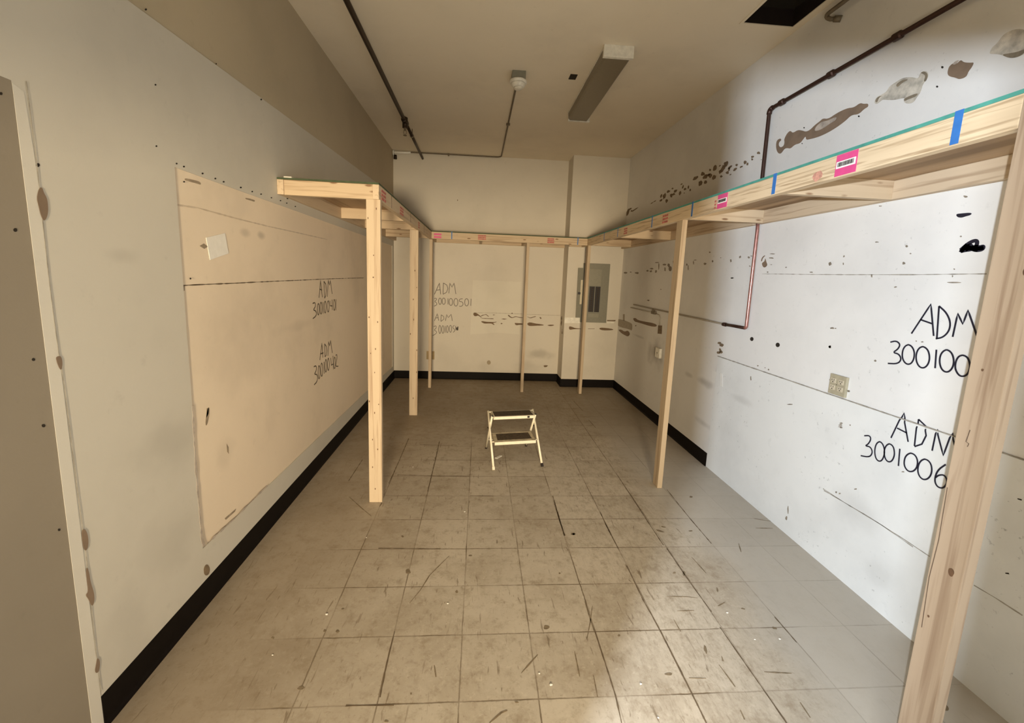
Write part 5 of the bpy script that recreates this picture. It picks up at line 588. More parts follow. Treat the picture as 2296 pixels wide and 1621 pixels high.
# unseen wall behind the photographer, low opening shaped to cut the cool light
EX0, EX1, EZ = -0.788, 0.62, 1.722
bm = bmesh.new()
add_box(bm, -1.4, EX0, YR-0.02, YR, 0, H)
add_box(bm, EX1, XR+0.1, YR-0.02, YR, 0, H)
add_box(bm, EX0, EX1, YR-0.02, YR, EZ, H)
wr = finish('wall_rear', bm, M_right); structure(wr, 'plain unseen wall behind the viewer, its low opening shaped to cut the cool light', 'wall')

blocker = box('blocker_post', -0.800, -0.742, -0.71, -0.69, 0, H, M_right)  # added unseen post, keeps cool light off the wall beside the near post
structure(blocker, 'unseen narrow post added behind the opening to block the cool light', 'trim')
# cove base
BH = 0.116
def cove(name, p0, p1, nrm, label):
    """black cove base from p0 to p1 along the wall, nrm points into the room"""
    p0, p1, n = Vector(p0), Vector(p1), Vector(nrm)
    prof = [(0, 0), (0.016, 0), (0.010, 0.006), (0.005, 0.016), (0.004, BH-0.003), (0.002, BH), (0, BH)]
    bm = bmesh.new(); add_prism(bm, [p0+n*a+Vector((0, 0, b)) for a, b in prof], p1-p0)
    return structure(finish(name, bm, M_base), label, 'baseboard')
cove('baseboard_left', (XL, 1.358, 0), (XL, YB, 0), (1, 0, 0), 'black rubber cove base along the left wall')
cove('baseboard_back', (XL, YB, 0), (CX, YB, 0), (0, -1, 0), 'black rubber cove base along the back wall')
cove('baseboard_pier_side', (CX, YB, 0), (CX, CY-0.012, 0), (-1, 0, 0), 'short black cove base on the side of the pier')
cove('baseboard_pier', (CX-0.012, CY, 0), (XR, CY, 0), (0, -1, 0), 'black rubber cove base along the front of the pier')
cove('baseboard_right', (XR, SHEET_Y, 0), (XR, CY, 0), (-1, 0, 0), 'black rubber cove base along the far right wall')

# ================================================================== SHELVES
Z0 = 2.047; Z1 = Z0+0.089; ZD = Z1+0.012
def board(name, x0, x1, y0, y1, z0, z1, mat, parent): return box(name, x0, x1, y0, y1, z0, z1, mat, parent, bevel=0.0025)
def deck(name, x0, x1, y0, y1, parent, edge=None):
    bm = bmesh.new(); add_box(bm, x0, x1, y0, y1, Z1, ZD)
    for f_ in bm.faces:
        f_.material_index = 0 if abs(f_.normal.z) > 0.5 else 1
    bm.normal_update()
    for f_ in bm.faces: f_.material_index = 0 if abs(f_.normal.z) > 0.5 else 1
    o = finish(name, bm, [M_ply, edge or M_green], parent); o['label'] = 'plywood deck with a dark green edge' if edge else 'plywood deck with a turquoise edge'
    return o
def face_label_x(x, y0, y1, z0, z1, mat, parent, name, nx=-1, th=0.0012):
    a, b = (x-th, x) if nx < 0 else (x, x+th)
    return box(name, a, b, y0, y1, z0, z1, mat, parent)
def barcode_label(parent, x, y0, y1, z0, z1, dense):
    """magenta lumber label with a white barcode band on a face looking to -x"""
    lab = face_label_x(x, y0, y1, z0, z1, M_pink, parent, 'barcode_label'); lab['label'] = 'magenta label with a white barcode band'
    bm = bmesh.new(); h = z1-z0
    add_box(bm, x-0.0020, x-0.0010, y0+0.006, y1-0.004, z0+h*0.36, z0+h*0.68)
    finish('barcode_band', bm, M_paper, lab)
    bm = bmesh.new(); rnd = random.Random(4); y = y0+0.014
    while y < y1-0.012:
        wv = rnd.choice((0.0012, 0.002, 0.003)); add_box(bm, x-0.0028, x-0.0018, y, y+wv, z0+h*0.43, z0+h*0.63); y += wv+rnd.choice((0.0012, 0.002))
    finish('barcode', bm, M_black, lab)
    return lab
def stamp_x(parent, x, y0, y1, z0, z1, nx, rows=3):
    bm = bmesh.new(); h = (z1-z0)/(rows*1.6)
    for k in range(rows):
        zz = z0 + k*1.6*h
        a, b = (x-0.0012, x) if nx < 0 else (x, x+0.0012)
        n = 3; wd = (y1-y0)/n
        for i in range(n): add_box(bm, a, b, y0+i*wd, y0+i*wd+wd*(0.82 if (i+k) % 2 else 0.96), zz, zz+h)
    return finish('red_stamp', bm, M_red, parent)
def stamp_y(parent, y, x0, x1, z0, z1, mat, rows=2):
    bm = bmesh.new(); h = (z1-z0)/(rows*1.5)
    for k in range(rows):
        zz = z0+k*1.5*h; add_box(bm, x0, x1, y-0.0012, y, zz, zz+h)
    return finish('red_stamp', bm, mat, parent)

# right run ---------------------------------------------------------------
RX = 1.430
sr = thing('storage_shelf', 'long pine shelf frame along the right wall with magenta barcode labels and bright blue tape', 'shelf', (1.74, 3.7, 0), 'pine shelf runs around the room')
fb = board('front_board', RX, RX+0.038, 1.119, YB-0.005, Z0, Z1, M_lip, sr)
board('back_ledger', XR-0.040, XR-0.001, 1.03, 3.075, Z0, Z1, M_wy, sr)
board('back_ledger', XR-0.040, XR-0.001, 3.125, CY-0.001, Z0, Z1, M_wy, sr)
for y in (1.075, 2.062, 3.030, 4.530, 5.735):
    board('joist', RX+0.038, XR-0.040, y-0.019, y+0.019, Z0, Z1, M_wx, sr)
bm = bmesh.new()
add_prism(bm, [Vector((a, b_, Z1)) for a, b_ in [(RX, 1.10), (XR-0.001, 1.10), (XR-0.001, 3.075), (XR-0.045, 3.075), (XR-0.045, 3.125), (XR-0.001, 3.125), (XR-0.001, 5.76), (RX, 5.76)]], Vector((0, 0, ZD-Z1)))
bm.normal_update()
for f_ in bm.faces: f_.material_index = 0 if abs(f_.normal.z) > 0.5 else 1
finish('deck', bm, [M_ply, M_green], sr)['label'] = 'plywood deck with a turquoise edge'
box('deck_back_strip', RX+0.0005, XR-0.001, 5.76, CY-0.001, Z1, ZD, M_ply, sr)
for y0, y1, lab in ((1.264, 1.288, 1), (2.076, 2.100, 1), (2.897, 2.915, 1), (3.584, 3.600, 0), (4.486, 4.500, 0), (4.980, 4.994, 0)):
    face_label_x(RX, y0, y1, Z0+0.004, ZD+0.001, M_blue, sr, 'blue_tape')['label'] = 'blue masking tape strip'
barcode_label(fb, RX, 1.620, 1.720, Z0+0.004, Z1-0.002, True)
barcode_label(fb, RX, 2.488, 2.592, Z0+0.006, Z1-0.002, True)
stamp_x(fb, RX, 3.285, 3.385, Z0+0.012, Z1-0.006, -1)
stamp_x(fb, RX, 2.606, 2.625, Z0+0.012, Z1-0.02, -1)
stamp_x(fb, RX, 4.20, 4.30, Z0+0.012, Z1-0.012, -1)
bm = bmesh.new()
add_prism(bm, [Vector((RX-0.0012, 1.812+0.028*math.cos(a*0.7), 2.076+0.020*math.sin(a*0.7)*(1+0.25*math.sin(a*3)))) for a in range(9)], Vector((0.001, 0, 0)))
finish('red_smear', bm, plain('pale_red_smear', (0.52, 0.26, 0.19), 0.7, var=0.35, scale=50), fb)
def post(parent, x0, x1, y0, y1, z1=Z0, mat=None):
    return board('post', x0, x1, y0, y1, 0.0, z1, mat or M_wz, parent)
p7 = post(sr, RX, RX+0.038, 1.030, 1.119, Z1, M_wz2)
p6 = post(sr, 1.435, 1.473, 3.043, 3.132)
p5 = post(sr, 1.435, 1.473, 5.730, 5.819)
# knots, a pencil mark and cracks on the near post
f7 = ((lambda a, b: Vector((RX-0.0012, a, b))), Vector((0.001, 0, 0)))
def oval(cy, cz, ry, rz, n=9): return [(cy+ry*math.cos(2*math.pi*i/n)*(1+0.2*math.sin(i*2.3)), cz+rz*math.sin(2*math.pi*i/n)) for i in range(n)]
for o_ in [oval(1.060, 0.777, 0.008, 0.013), oval(1.041, 1.742, 0.005, 0.013), oval(1.037, 1.665, 0.005, 0.010), oval(1.086, 1.39, 0.003, 0.004), oval(1.094, 0.60, 0.003, 0.004)]: patches('knot', [o_], f7, M_knot, p7)
strokes('pencil_mark', [[(1.086, 1.212), (1.090, 1.175), (1.082, 1.172), (1.084, 1.162)], [(1.113, 1.02), (1.108, 0.85), (1.113, 0.72), (1.106, 0.55)]], f7, 0.0018, M_pencil, p7)

# left run ----------------------------------------------------------------
LX = -0.645; LY = 2.836
sl = thing('storage_shelf', 'pine shelf frame along the left wall, its open end toward the viewer', 'shelf', (-0.95, 4.6, 0), 'pine shelf runs around the room')
fb = board('front_board', LX-0.038, LX, LY-0.01, YB-0.005, Z0, Z1, M_wy, sl)
board('end_board', XL+0.039, LX-0.038, LY, LY+0.038, Z0, Z1, M_wx, sl)
board('back_ledger', XL+0.001, XL+0.039, LY-0.01, YB-0.005, Z0, Z1, M_wy, sl)
for y in (3.955, 4.735, 5.740):
    board('joist', XL+0.039, LX-0.038, y-0.019, y+0.019, Z0, Z1, M_wx, sl)
deck('deck', XL+0.001, LX, LY-0.008, YB-0.005, sl, M_green_dk)
def seam_mark(y):
    bm = bmesh.new(); add_box(bm, LX, LX+0.0012, y-0.005, y+0.005, Z0+0.004, Z1)
    return finish('pencil_line', bm, M_pencil, fb)
seam_mark(3.212); seam_mark(4.069); seam_mark(5.02)
stamp_x(fb, LX, 2.895, 3.03, Z0+0.010, Z1-0.006, 1); stamp_x(fb, LX, 3.54, 3.70, Z0+0.010, Z1-0.012, 1); stamp_x(fb, LX, 4.55, 4.66, Z0+0.010, Z1-0.012, 1)
p1 = post(sl, -0.727, -0.639, 2.836, 2.874)
p2 = post(sl, -0.754, -0.665, 4.707, 4.745)
p3 = post(sl, -0.683, -0.645, 5.900, 5.989)
f1 = ((lambda a, b: Vector((a, 2.836-0.0012, b))), Vector((0, 0.001, 0)))
rk = random.Random(8)
for u, z in \
        ((0.72, 1.99), (0.13, 1.93), (0.5, 1.70), (0.46, 1.56), (0.13, 1.30), (0.75, 1.27), (0.58, 1.09), (0.22, 1.06), (0.5, 0.93), (0.08, 0.73), (0.78, 0.71), (0.47, 0.65), (0.3, 0.46), (0.68, 0.39), (0.28, 0.26), (0.47, 0.10)):
    patches('knot', [oval(-0.727+0.088*u, z, rk.uniform(0.0028, 0.0045), rk.uniform(0.004, 0.008))], f1, M_knot, p1)
f2 = ((lambda a, b: Vector((a, 4.707-0.0012, b))), Vector((0, 0.001, 0)))
for u, z in \
        ((0.62, 1.62), (0.85, 1.44), (0.45, 1.31), (0.5, 1.09), (0.12, 0.93), (0.9, 0.75), (0.9, 0.50), (0.5, 0.2)):
    patches('knot', [oval(-0.754+0.089*u, z, rk.uniform(0.004, 0.006), rk.uniform(0.006, 0.012))], f2, M_knot, p2)

# back run ----------------------------------------------------------------
BY = 5.76
sb = thing('storage_shelf', 'pine shelf frame across the back wall between the two side shelves', 'shelf', (0.4, 6.1, 0), 'pine shelf runs around the room')
fbb = board('front_board', LX+0.001, RX-0.001, BY, BY+0.038, Z0, Z1, M_wx, sb)
board('back_ledger', LX+0.001, CX-0.001, YB-0.040, YB-0.001, Z0, Z1, M_wx, sb)
board('back_ledger', CX+0.001, RX-0.001, CY-0.040, CY-0.001, Z0, Z1, M_wx, sb)
for x in (0.0, 0.62):
    board('joist', x-0.019, x+0.019, BY+0.038, YB-0.040, Z0, Z1, M_wy, sb)
bm = bmesh.new(); add_box(bm, LX+0.001, CX-0.001, BY, YB-0.001, Z1, ZD); add_box(bm, CX-0.001, RX-0.001, BY, CY-0.001, Z1, ZD)
bm.normal_update()
for f_ in bm.faces: f_.material_index = 0 if abs(f_.normal.z) > 0.5 else 1
finish('deck', bm, [M_ply, M_green_dk], sb)['label'] = 'plywood deck with a dark green edge'
for x in (-0.381, 1.297):
    box('blue_tape', x-0.006, x+0.006, BY-0.0012, BY, Z0+0.004, ZD, M_blue, sb)['label'] = 'blue masking tape strip'
stamp_y(fbb, BY, -0.612, -0.515, Z0+0.010, Z1-0.008, M_pink, 2)
stamp_y(fbb, BY, -0.038, 0.068, Z0+0.014, Z1-0.008, M_red, 3)
stamp_y(fbb, BY, 0.886, 0.977, Z0+0.010, Z1-0.010, M_red, 3)
p4 = post(sb, 0.613, 0.651, 5.766, 5.855)

# small scrap lying on the left shelf's deck
s = box('wood_scrap', -1.225, -1.178, LY+0.004, LY+0.04, ZD, ZD+0.010, M_white, None, 0.002)
tag(s, 'small white scrap lying on the near end of the left shelf', 'scrap')

# ================================================================== CEILING FITTINGS
lf = thing('ceiling_light', 'unlit fluorescent strip fixture with white end caps on the ceiling', 'ceiling light', (0.965, 3.97, H))
def diffuser():
    bm = bmesh.new(); x0, x1, y0, y1, z0, z1 = 0.860, 1.070, 3.335, 4.612, H-0.078, H-0.012
    prof = [(x0, z1), (x0+0.004, z0+0.016), (x0+0.018, z0), (x1-0.018, z0), (x1-0.004, z0+0.016), (x1, z1)]
    add_prism(bm, [Vector((a, y0, b)) for a, b in prof], Vector((0, y1-y0, 0)))
    return finish('diffuser', bm, M_diff, lf)
diffuser()['label'] = 'unlit grey wraparound lens'
box('housing', 0.855, 1.078, 3.325, 4.622, H-0.013, H, M_white, lf, 0.002)
box('end_cap', 0.851, 1.075, 3.306, 3.335, H-0.084, H, M_white, lf, 0.004)
box('end_cap', 0.861, 1.087, 4.612, 4.640, H-0.084, H, M_white, lf, 0.004)

sd = thing('smoke_detector', 'white round smoke detector under a grey box on the ceiling', 'smoke detector', (0.278, 3.86, H))
bm = bmesh.new(); add_box(bm, 0.222, 0.335, 3.80, 3.91, H-0.060, H, 0.004)
finish('mounting_box', bm, M_grey, sd)
def lathe(name, c, prof, mat, parent, seg=28, smooth=True):
    bm = bmesh.new(); rings = []
    for r, z in prof:
        rings.append([bm.verts.new((c[0]+r*math.cos(2*math.pi*k/seg), c[1]+r*math.sin(2*math.pi*k/seg), c[2]+z)) for k in range(seg)])
    for a, b in zip(rings, rings[1:]):
        for k in range(seg): bm.faces.new((a[k], a[(k+1) % seg], b[(k+1) % seg], b[k]))
    bm.faces.new(rings[0]); bm.faces.new(rings[-1][::-1])
    return finish(name, bm, mat, parent, smooth)
lathe('base', (0.278, 3.85, H-0.060), [(0.070, 0), (0.073, -0.006), (0.073, -0.018), (0.066, -0.024)], M_white, sd)
lathe('sensor_dome', (0.278, 3.85, H-0.084), [(0.063, 0), (0.060, -0.010), (0.048, -0.026), (0.044, -0.030)], M_white, sd)
lathe('sensor_cap', (0.278, 3.85, H-0.112), [(0.036, 0), (0.036, -0.010), (0.030, -0.016), (0.012, -0.018)], M_plastic, sd)

z = H-0.010
path = [(0.278, 3.91, z)] + bend((0.278, 3.91, z), (0.259, 6.415, z), (-1.0, 6.415, z), 0.09) + [(-1.0, 6.415, z-0.004), (-1.20, 6.415, z-0.012)]
cd = thing('ceiling_conduit', 'thin conduit running from the smoke detector to the left back corner', 'conduit', (0.26, 6.4, H))
tube('conduit_pipe', path, 0.0085, M_condc, cd)
box('conduit_strap', 0.248, 0.290, 5.045, 5.065, H-0.022, H, M_condc, cd, 0.001)
box('conduit_strap', -0.50, -0.48, 6.40, 6.44, H-0.03, H, M_condc, cd, 0.001)
cf = thing('conduit_fitting', 'small shiny fitting in the left back ceiling corner, its glint painted white', 'pipe fitting', (-1.20, 6.40, H-0.03))
tube('glint_pipe', [(-1.245, 6.395, H-0.034), (-1.10, 6.405, H-0.026), (-1.02, 6.412, H-0.018)], 0.013, M_bright, cf)
tube('flange', [(-1.2595, 6.395, H-0.036), (-1.250, 6.395, H-0.036)], 0.036, M_bright, cf, 18)
tube('dark_stub', [(-1.235, 6.42, H-0.06), (-1.235, 6.42, H-0.115)], [0.020, 0.024], M_iron, cf)

pp = thing('sprinkler_pipe', 'dark iron sprinkler pipe hanging under the ceiling on the left', 'pipe', (-0.85, 4.9, 3.21))
tube('iron_pipe', [(-0.845, 0.4, 3.212), (-0.850, 3.0, 3.212), (-0.852, 4.95, 3.212)], 0.0185, M_iron, pp)
tube('iron_pipe', [(-0.852, 4.95, 3.212), (-0.856, 6.441, 3.206)], 0.0165, M_iron, pp)
bm = bmesh.new(); add_tube(bm, [(-0.852, 4.90, 3.212), (-0.852, 4.905, 3.212), (-0.852, 5.045, 3.212), (-0.852, 5.05, 3.212)], [0.026, 0.031, 0.031, 0.026], 14)
add_tube(bm, [(-0.852, 4.975, 3.25), (-0.852, 4.975, 3.145)], 0.028, 14)
finish('tee_fitting', bm, M_iron, pp, True)
bm = bmesh.new(); add_tube(bm, [(-0.852, 4.975, 3.147), (-0.852, 4.975, 3.118)], [0.014, 0.011], 10)
add_tube(bm, [(-0.852, 4.975, 3.070), (-0.852, 4.975, 3.066)], 0.020, 12)
add_tube(bm, [(-0.864, 4.975, 3.120), (-0.867, 4.975, 3.095), (-0.856, 4.975, 3.070)], 0.0035, 6)
add_tube(bm, [(-0.840, 4.975, 3.120), (-0.837, 4.975, 3.095), (-0.848, 4.975, 3.070)], 0.0035, 6)
finish('sprinkler_head', bm, M_condc, pp)
bm = bmesh.new(); add_tube(bm, [(-0.854, 5.44, 3.209), (-0.854, 5.462, 3.209)], 0.023, 14); add_tube(bm, [(-0.85, 5.45, 3.225), (-0.85, 5.45, H)], 0.005, 8)
finish('pipe_hanger', bm, M_condc, pp)
bm = bmesh.new(); add_tube(bm, [(-0.85, 2.6, 3.225), (-0.85, 2.6, H)], 0.005, 8); add_tube(bm, [(-0.85, 2.59, 3.212), (-0.85, 2.61, 3.212)], 0.023, 14)
finish('pipe_hanger', bm, M_condc, pp)

hc = box('ceiling_hole_cover', 0.709, 0.769, 3.799, 3.889, H-0.004, H, M_hole)
tag(hc, 'small dark square junction hole in the ceiling beside the light fixture', 'junction hole')

# duct opening in the ceiling
vt = thing('ceiling_vent', 'large dark rectangular duct opening in the ceiling near the right wall', 'vent', (1.83, 2.5, H))
bm = bmesh.new()
t = 0.012; zt = H+0.30
add_box(bm, VX0-t, VX0, VY0-t, VY1+t, H+0.10, zt); add_box(bm, VX1, VX1+t, VY0-t, VY1+t, H+0.10, zt)
add_box(bm, VX0, VX1, VY1, VY1+t, H+0.10, zt); add_box(bm, VX0, VX1, VY0-t, VY0, H+0.10, zt)
add_box(bm, VX0-t, VX1+t, VY0-t, VY1+t, zt, zt+0.01)
finish('duct', bm, M_hole, vt)
bm = bmesh.new(); t = 0.003
add_box(bm, VX0, VX0+t, VY0, VY1, H+0.001, H+0.1); add_box(bm, VX1-t, VX1, VY0, VY1, H+0.001, H+0.1)
add_box(bm, VX0, VX1, VY1-t, VY1, H+0.001, H+0.1); add_box(bm, VX0, VX1, VY0, VY0+t, H+0.001, H+0.1)
finish('duct_throat', bm, M_black, vt)
bm = bmesh.new()
fwid = 0.018
add_box(bm, VX0-fwid, VX0, VY0-fwid, VY1+fwid, H-0.004, H-0.0005); add_box(bm, VX1, VX1+fwid, VY0-fwid, VY1+fwid, H-0.004, H-0.0005)
add_box(bm, VX0, VX1, VY1, VY1+fwid, H-0.004, H-0.0005); add_box(bm, VX0, VX1, VY0-fwid, VY0, H-0.004, H-0.0005)
finish('frame', bm, M_ceil, vt)

# stub of pipe by the top of the right wall
st = thing('pipe_stub', 'short hooked pipe end at the top of the right wall', 'pipe', (2.02, 2.6, 3.2))
tube('bent_pipe', [(2.000, 1.5, 3.200), (2.000, 2.45, 3.200)] + bend((2.0, 2.45, 3.2), (2.0, 2.665, 3.200), (2.04, 2.60, 3.150), 0.05) + [(2.030, 2.612, 3.165)], 0.012, M_condc, st)
tube('flange', [(2.030, 2.612, 3.165), (2.0525, 2.585, 3.152)], 0.017, M_condc, st)
box('pipe_strap', 1.99, 2.05, 1.90, 1.92, 3.19, 3.21, M_condc, st)

# ================================================================== RIGHT WALL PIPES
gx = XR-0.026
gp = thing('gas_pipe', 'brown iron pipe high on the right wall, dropping behind the shelf as copper', 'pipe', (gx, 3.1, 2.0))
YV = 3.100
main = [(gx, 0.6, 2.848)] + bend((gx, 0.6, 2.848), (gx, YV+0.012, 2.848), (gx, YV, 2.1), 0.030) + [(gx, YV, 2.30), (gx, YV-0.002, 2.160)]
tube('iron_run', main, 0.0125, M_iron2, gp)
for y in (2.985, 2.572, 2.168, 1.72):
    bm = bmesh.new(); add_tube(bm, [(gx, y-0.024, 2.848), (gx, y-0.018, 2.848), (gx, y+0.018, 2.848), (gx, y+0.024, 2.848)], [0.0135, 0.0195, 0.0195, 0.0135], 12)
    add_box(bm, gx+0.006, XR-0.0016, y-0.009, y+0.009, 2.841, 2.855)
    finish('coupling', bm, M_iron2, gp)
bm = bmesh.new(); add_tube(bm, bend((gx, 2.9, 2.848), (gx, YV+0.012, 2.848), (gx, YV, 2.6), 0.034), 0.0165, 12); finish('elbow', bm, M_iron2, gp, True)
cp = [(gx, YV-0.002, 2.165), (gx, 3.085, 2.0)] + bend((gx, 3.085, 2.0), (gx, 3.078, 1.278), (gx, 3.37, 1.276), 0.022)
tube('copper_run', cp, 0.0115, M_copper, gp)['label'] = 'bare copper pipe below the shelf'
tube('iron_leg', [(gx, 3.092, 1.278), (gx, 3.24, 1.277), (gx, 3.375, 1.274)], 0.0120, M_iron2, gp)
tube('coupling', [(gx, 3.345, 1.2745), (gx, 3.385, 1.274)], 0.0155, M_iron2, gp)

cw = thing('electrical_conduit', 'thin beige conduit along the right wall, continuing from the copper pipe', 'conduit', (XR-0.015, 4.4, 1.28))
tube('conduit_pipe', [(XR-0.016, 3.385, 1.274), (XR-0.012, 3.45, 1.274), (XR-0.012, 5.51, 1.290)], 0.0085, M_condw, cw)
tube('conduit_pipe', [(XR-0.012, 4.90, 1.238), (XR-0.012, 5.61, 1.245)], 0.0075, M_condw, cw)
bm = bmesh.new(); add_box(bm, XR-0.022, XR, 4.79, 4.90, 1.225, 1.262, 0.003); add_box(bm, XR-0.022, XR, 4.83, 4.87, 1.262, 1.292, 0.003)
finish('conduit_body', bm, M_condc, cw)
tube('conduit_drop', [(XR-0.008, 4.79, 1.238), (XR-0.006, 4.69, 1.230), (XR-0.006, 4.665, 1.20), (XR-0.006, 4.665, 1.115)], 0.005, M_condw, cw)

# ================================================================== OUTLETS
qo = thing('electrical_outlet', 'beige four-socket outlet box on the white right wall', 'outlet', (XR, 2.213, 1.06), 'electrical outlets')
oy0, oy1, oz0, oz1 = 2.158, 2.270, 1.003, 1.118
bm = bmesh.new(); add_box(bm, XR-0.016, XR, oy0, oy1, oz0, oz1, 0.003)
finish('cover_plate', bm, M_beige, qo)
for sy in (2.243, 2.190):
    for szz in (1.083, 1.043):
        bm = bmesh.new(); add_box(bm, XR-0.0185, XR-0.014, sy-0.017, sy+0.017, szz-0.014, szz+0.014, 0.003)
        s1 = finish('socket', bm, M_sock, qo)
        bm = bmesh.new()
        add_box(bm, XR-0.0195, XR-0.017, sy-0.008, sy-0.0055, szz, szz+0.008); add_box(bm, XR-0.0195, XR-0.017, sy+0.0055, sy+0.008, szz, szz+0.008)
        add_box(bm, XR-0.0195, XR-0.017, sy-0.003, sy+0.003, szz-0.010, szz-0.005)
        finish('slot', bm, M_hole, s1)
bm = bmesh.new(); add_tube(bm, [(XR-0.019, 2.2165, 1.063), (XR-0.014, 2.2165, 1.063)], 0.003, 8); finish('screw', bm, M_condc, qo)
tube('mounting_screw', [(XR-0.006, 2.148, 1.045), (XR, 2.148, 1.045)], 0.005, M_condc, qo, 8)
tube('mounting_screw', [(XR-0.006, 2.279, 1.077), (XR, 2.279, 1.077)], 0.004, M_condc, qo, 8)

wo = thing('electrical_outlet', 'white single outlet low on the dim right wall behind a post', 'outlet', (XR, 4.61, 0.80), 'electrical outlets')
box('cover_plate', XR-0.030, XR, 4.555, 4.665, 0.752, 0.862, M_white, wo, 0.004)
bm = bmesh.new(); add_tube(bm, [(XR-0.033, 4.60, 0.805), (XR-0.028, 4.60, 0.805)], 0.020, 14); s1 = finish('socket', bm, M_plastic, wo)
bm = bmesh.new(); add_box(bm, XR-0.0345, XR-0.031, 4.606, 4.611, 0.802, 0.815); add_box(bm, XR-0.0345, XR-0.031, 4.589, 4.594, 0.802, 0.815); finish('slot', bm, M_hole, s1)

bo = thing('electrical_outlet', 'tan duplex outlet on the back wall behind the corner post', 'outlet', (-0.71, YB, 0.36), 'electrical outlets')
box('cover_plate', -0.775, -0.655, YB-0.008, YB, 0.300, 0.428, M_tanp, bo, 0.003)
for zz in (0.392, 0.338):
    s1 = box('socket', -0.733, -0.699, YB-0.011, YB-0.007, zz-0.014, zz+0.014, M_beige, bo, 0.002)
    bm = bmesh.new(); add_box(bm, -0.724, -0.7215, YB-0.0122, YB-0.010, zz-0.004, zz+0.006); add_box(bm, -0.7105, -0.708, YB-0.0122, YB-0.010, zz-0.004, zz+0.006); finish('slot', bm, M_hole, s1)

# ================================================================== ELECTRICAL PANEL
ep = thing('electrical_panel', 'grey breaker panel with its door swung open on the pier', 'electrical panel', (1.65, CY, 1.4))
box('cover', 1.476, 1.866, CY-0.020, CY, 0.976, 1.826, M_grey, ep, 0.003)
bm = bmesh.new(); add_box(bm, 1.574, 1.748, CY-0.026, CY-0.018, 1.508, 1.749, 0.003)
finish('raised_plate', bm, M_greyl, ep)
box('raised_plate', 1.590, 1.745, CY-0.026, CY-0.018, 1.051, 1.107, M_greyl, ep, 0.003)
for x0, x1 in ((1.584, 1.660), (1.668, 1.744)):
    bk = box('breaker_column', x0, x1, CY-0.030, CY-0.018, 1.130, 1.498, M_black, ep, 0.001)
    bm = bmesh.new()
    for k in range(12): add_box(bm, (x0+x1)/2-0.012, (x0+x1)/2+0.012, CY-0.038, CY-0.029, 1.142+k*0.0295, 1.152+k*0.0295)
    finish('breaker_switches', bm, M_iron, bk)
box('divider_strip', 1.660, 1.668, CY-0.030, CY-0.018, 1.130, 1.498, M_greyl, ep)
# door leaf swung open, hinged at the panel's left edge
hx, hy = 1.476, CY-0.022
bm = bmesh.new(); a = math.radians(174)
dx, dy = 0.0, 0.0
add_prism(bm, [Vector((1.406, CY-0.034, 1.041)), Vector((1.482, CY-0.028, 1.041)), Vector((1.482, CY-0.028, 1.754)), Vector((1.400, CY-0.034, 1.754))], Vector((0, 0.010, 0)))
dr = finish('panel_door', bm, M_grey, ep)
box('circuit_directory', 1.449, 1.481, CY-0.0365, CY-0.0335, 1.238, 1.586, M_cardy, dr)['label'] = 'yellowed paper circuit list'
box('door_latch', 1.412, 1.452, CY-0.046, CY-0.034, 1.378, 1.410, M_black, dr, 0.003)

# ================================================================== SMALL THINGS ON WALLS AND FLOOR
f, e = on_panel(0.0030)
bm = bmesh.new(); add_prism(bm, [f(a, b) for a, b in MARKS['paper_left'][0]], Vector((-0.0022, 0, 0)))
tag(finish('paper_square', bm, M_paper), 'white square of paper stuck tilted on the brown wallboard panel', 'paper')
bm = bmesh.new()
q = Vector((0.212, 3.598, 0.004)); d = Vector((0.026, 0.030, 0)); n_ = Vector((0.010, -0.008, 0))
add_prism(bm, [q-d-n_, q-d*0.9+n_, q+d+n_*0.7, q+d*0.95-n_], Vector((0, 0, 0.004)))
for v in bm.verts: v.co.z -= 0.0039
tag(finish('paper_scrap', bm, M_paper), 'white paper scrap on the floor under the step stool', 'scrap')
rf = random.Random(3)
for k, (x, y) in enumerate(MARKS['flecks']):
    s_ = 0.0026+0.0022*rf.random()
    bm = bmesh.new(); r_ = bmesh.ops.create_icosphere(bm, subdivisions=1, radius=s_)
    for v in bm.verts: v.co = Vector((v.co.x*(1+rf.random()), v.co.y*1.2, v.co.z*0.5)) + Vector((0, 0, s_*0.45))
    o = finish('paint_fleck', bm, M_paper); o.location = (x, y, 0)
    tag(o, 'tiny white paint fleck lying on the tile floor', 'paint fleck', 'white flecks scattered on the floor')

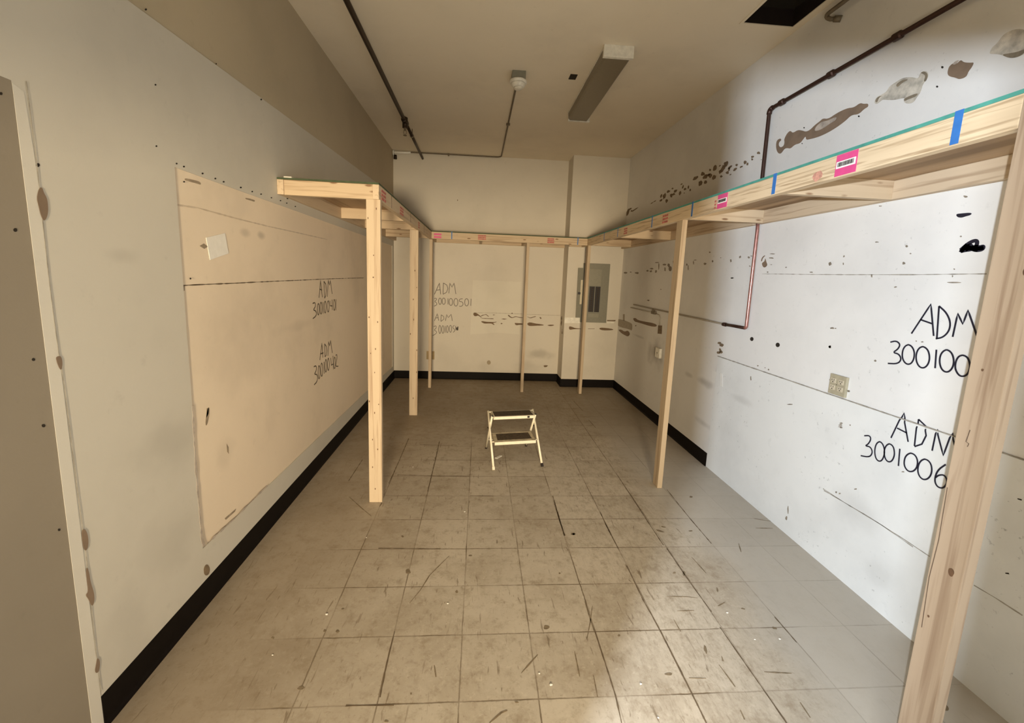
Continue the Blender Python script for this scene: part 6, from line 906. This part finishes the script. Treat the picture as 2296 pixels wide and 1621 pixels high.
# ================================================================== STEP STOOL
ST = thing('step_stool', 'cream metal two-step folding stool standing in the middle of the floor', 'step stool', (0.332, 3.60, 0))
ST.rotation_euler = (0, 0, math.radians(9.5))
def sfin(name, bm, mat, parent=ST, smooth=False):
    bmesh.ops.recalc_face_normals(bm, faces=bm.faces)
    me = bpy.data.meshes.new(name); bm.to_mesh(me); bm.free(); me.materials.append(mat)
    if smooth:
        for p in me.polygons: p.use_smooth = True
    o = bpy.data.objects.new(name, me); COL.objects.link(o); o.parent = parent
    return o
LR = 0.0095
for s in (-1, 1):
    bm = bmesh.new(); add_tube(bm, [(s*0.212, -0.215, 0.012), (s*0.2085, 0.115, 0.400)], LR, 10)
    leg = sfin('front_leg', bm, M_cream_metal, smooth=True)
    bm = bmesh.new(); add_tube(bm, [(s*0.2122, -0.225, 0.0), (s*0.2118, -0.208, 0.022)], 0.0125, 10)
    if s > 0: sfin('rubber_foot', bm, M_black, leg)
    else: sfin('leg_tip', bm, M_cream_metal, leg)
    bm = bmesh.new(); add_tube(bm, [(s*0.194, 0.225, 0.006), (s*0.196, -0.010, 0.392)], LR, 10)
    leg = sfin('rear_leg', bm, M_cream_metal, smooth=True)
    bm = bmesh.new(); add_tube(bm, [(s*0.1938, 0.229, 0.0), (s*0.194, 0.218, 0.018)], 0.0115, 10); sfin('rubber_foot', bm, M_black, leg)
    bm = bmesh.new(); add_tube(bm, [(s*0.188, 0.068, 0.262), (s*0.218, 0.068, 0.262)], 0.006, 8); sfin('rivet', bm, M_iron, smooth=True)
# top step
def step_tread(name, y0, y1, z0, z1, hx, hgt, worn):
    bm = bmesh.new()
    # folded steel pan: front rail, rear rail, side rails
    add_box(bm, -hx, hx, y0, y0+0.006, z0-hgt, z0, 0.001)
    add_box(bm, -hx, hx, y1-0.005, y1, z1-0.016, z1, 0.001)
    for s in (-1, 1):
        add_prism(bm, [Vector((s*hx, y0, z0-0.018)), Vector((s*hx, y1, z1-0.016)), Vector((s*hx, y1, z1)), Vector((s*hx, y0, z0))], Vector((-s*0.005, 0, 0)))
    add_prism(bm, [Vector((-hx, y0, z0-0.003)), Vector((hx, y0, z0-0.003)), Vector((hx, y1, z1-0.003)), Vector((-hx, y1, z1-0.003))], Vector((0, 0, 0.003)))
    t = sfin(name, bm, M_cream_metal if not worn else M_board)
    if worn:
        bm = bmesh.new(); add_box(bm, -hx, hx, y0-0.002, y0, z0-hgt, z0, 0.0005)
        sfin('front_rail', bm, M_cream_metal, t)
    bm = bmesh.new(); i = 0.030 if worn else 0.012
    dy = (y1-y0)
    a = 0.18 if worn else 0.06
    za, zb = z0+(z1-z0)*a, z0+(z1-z0)*(1-a)
    add_prism(bm, [Vector((-hx+i, y0+dy*a, za+0.0006)), Vector((hx-i, y0+dy*a, za+0.0006)), Vector((hx-i*1.2, y1-dy*a, zb+0.0006)), Vector((-hx+i*1.2, y1-dy*a, zb+0.0006))], Vector((0, 0, 0.003)))
    sfin('tread_mat', bm, M_tread, t)['label'] = 'worn dark anti-slip mat'
    return t
step_tread('top_step', -0.028, 0.105, 0.392, 0.396, 0.186, 0.026, False)
step_tread('lower_step', -0.100, 0.060, 0.190, 0.212, 0.184, 0.026, True)
bm = bmesh.new(); add_tube(bm, [(-0.21, -0.078, 0.186), (0.21, -0.078, 0.186)], 0.005, 8); sfin('cross_rod', bm, M_cream_metal, smooth=True)
bm = bmesh.new(); add_tube(bm, [(-0.195, 0.165, 0.108), (0.195, 0.165, 0.108)], 0.004, 8); sfin('cross_rod', bm, M_cream_metal, smooth=True)
bm = bmesh.new(); add_tube(bm, [(-0.205, 0.108, 0.392), (0.205, 0.108, 0.392)], 0.006, 8); sfin('cross_rod', bm, M_cream_metal, smooth=True)
bm = bmesh.new(); add_box(bm, 0.118, 0.138, -0.033, -0.026, 0.372, 0.388); sfin('latch_clip', bm, M_black)
bm = bmesh.new(); add_box(bm, 0.190, 0.204, -0.022, -0.004, 0.392, 0.404, 0.003); sfin('hinge_cap', bm, M_black)
bm = bmesh.new(); add_box(bm, -0.200, -0.186, -0.022, -0.004, 0.390, 0.402, 0.003); sfin('hinge_cap', bm, M_black)
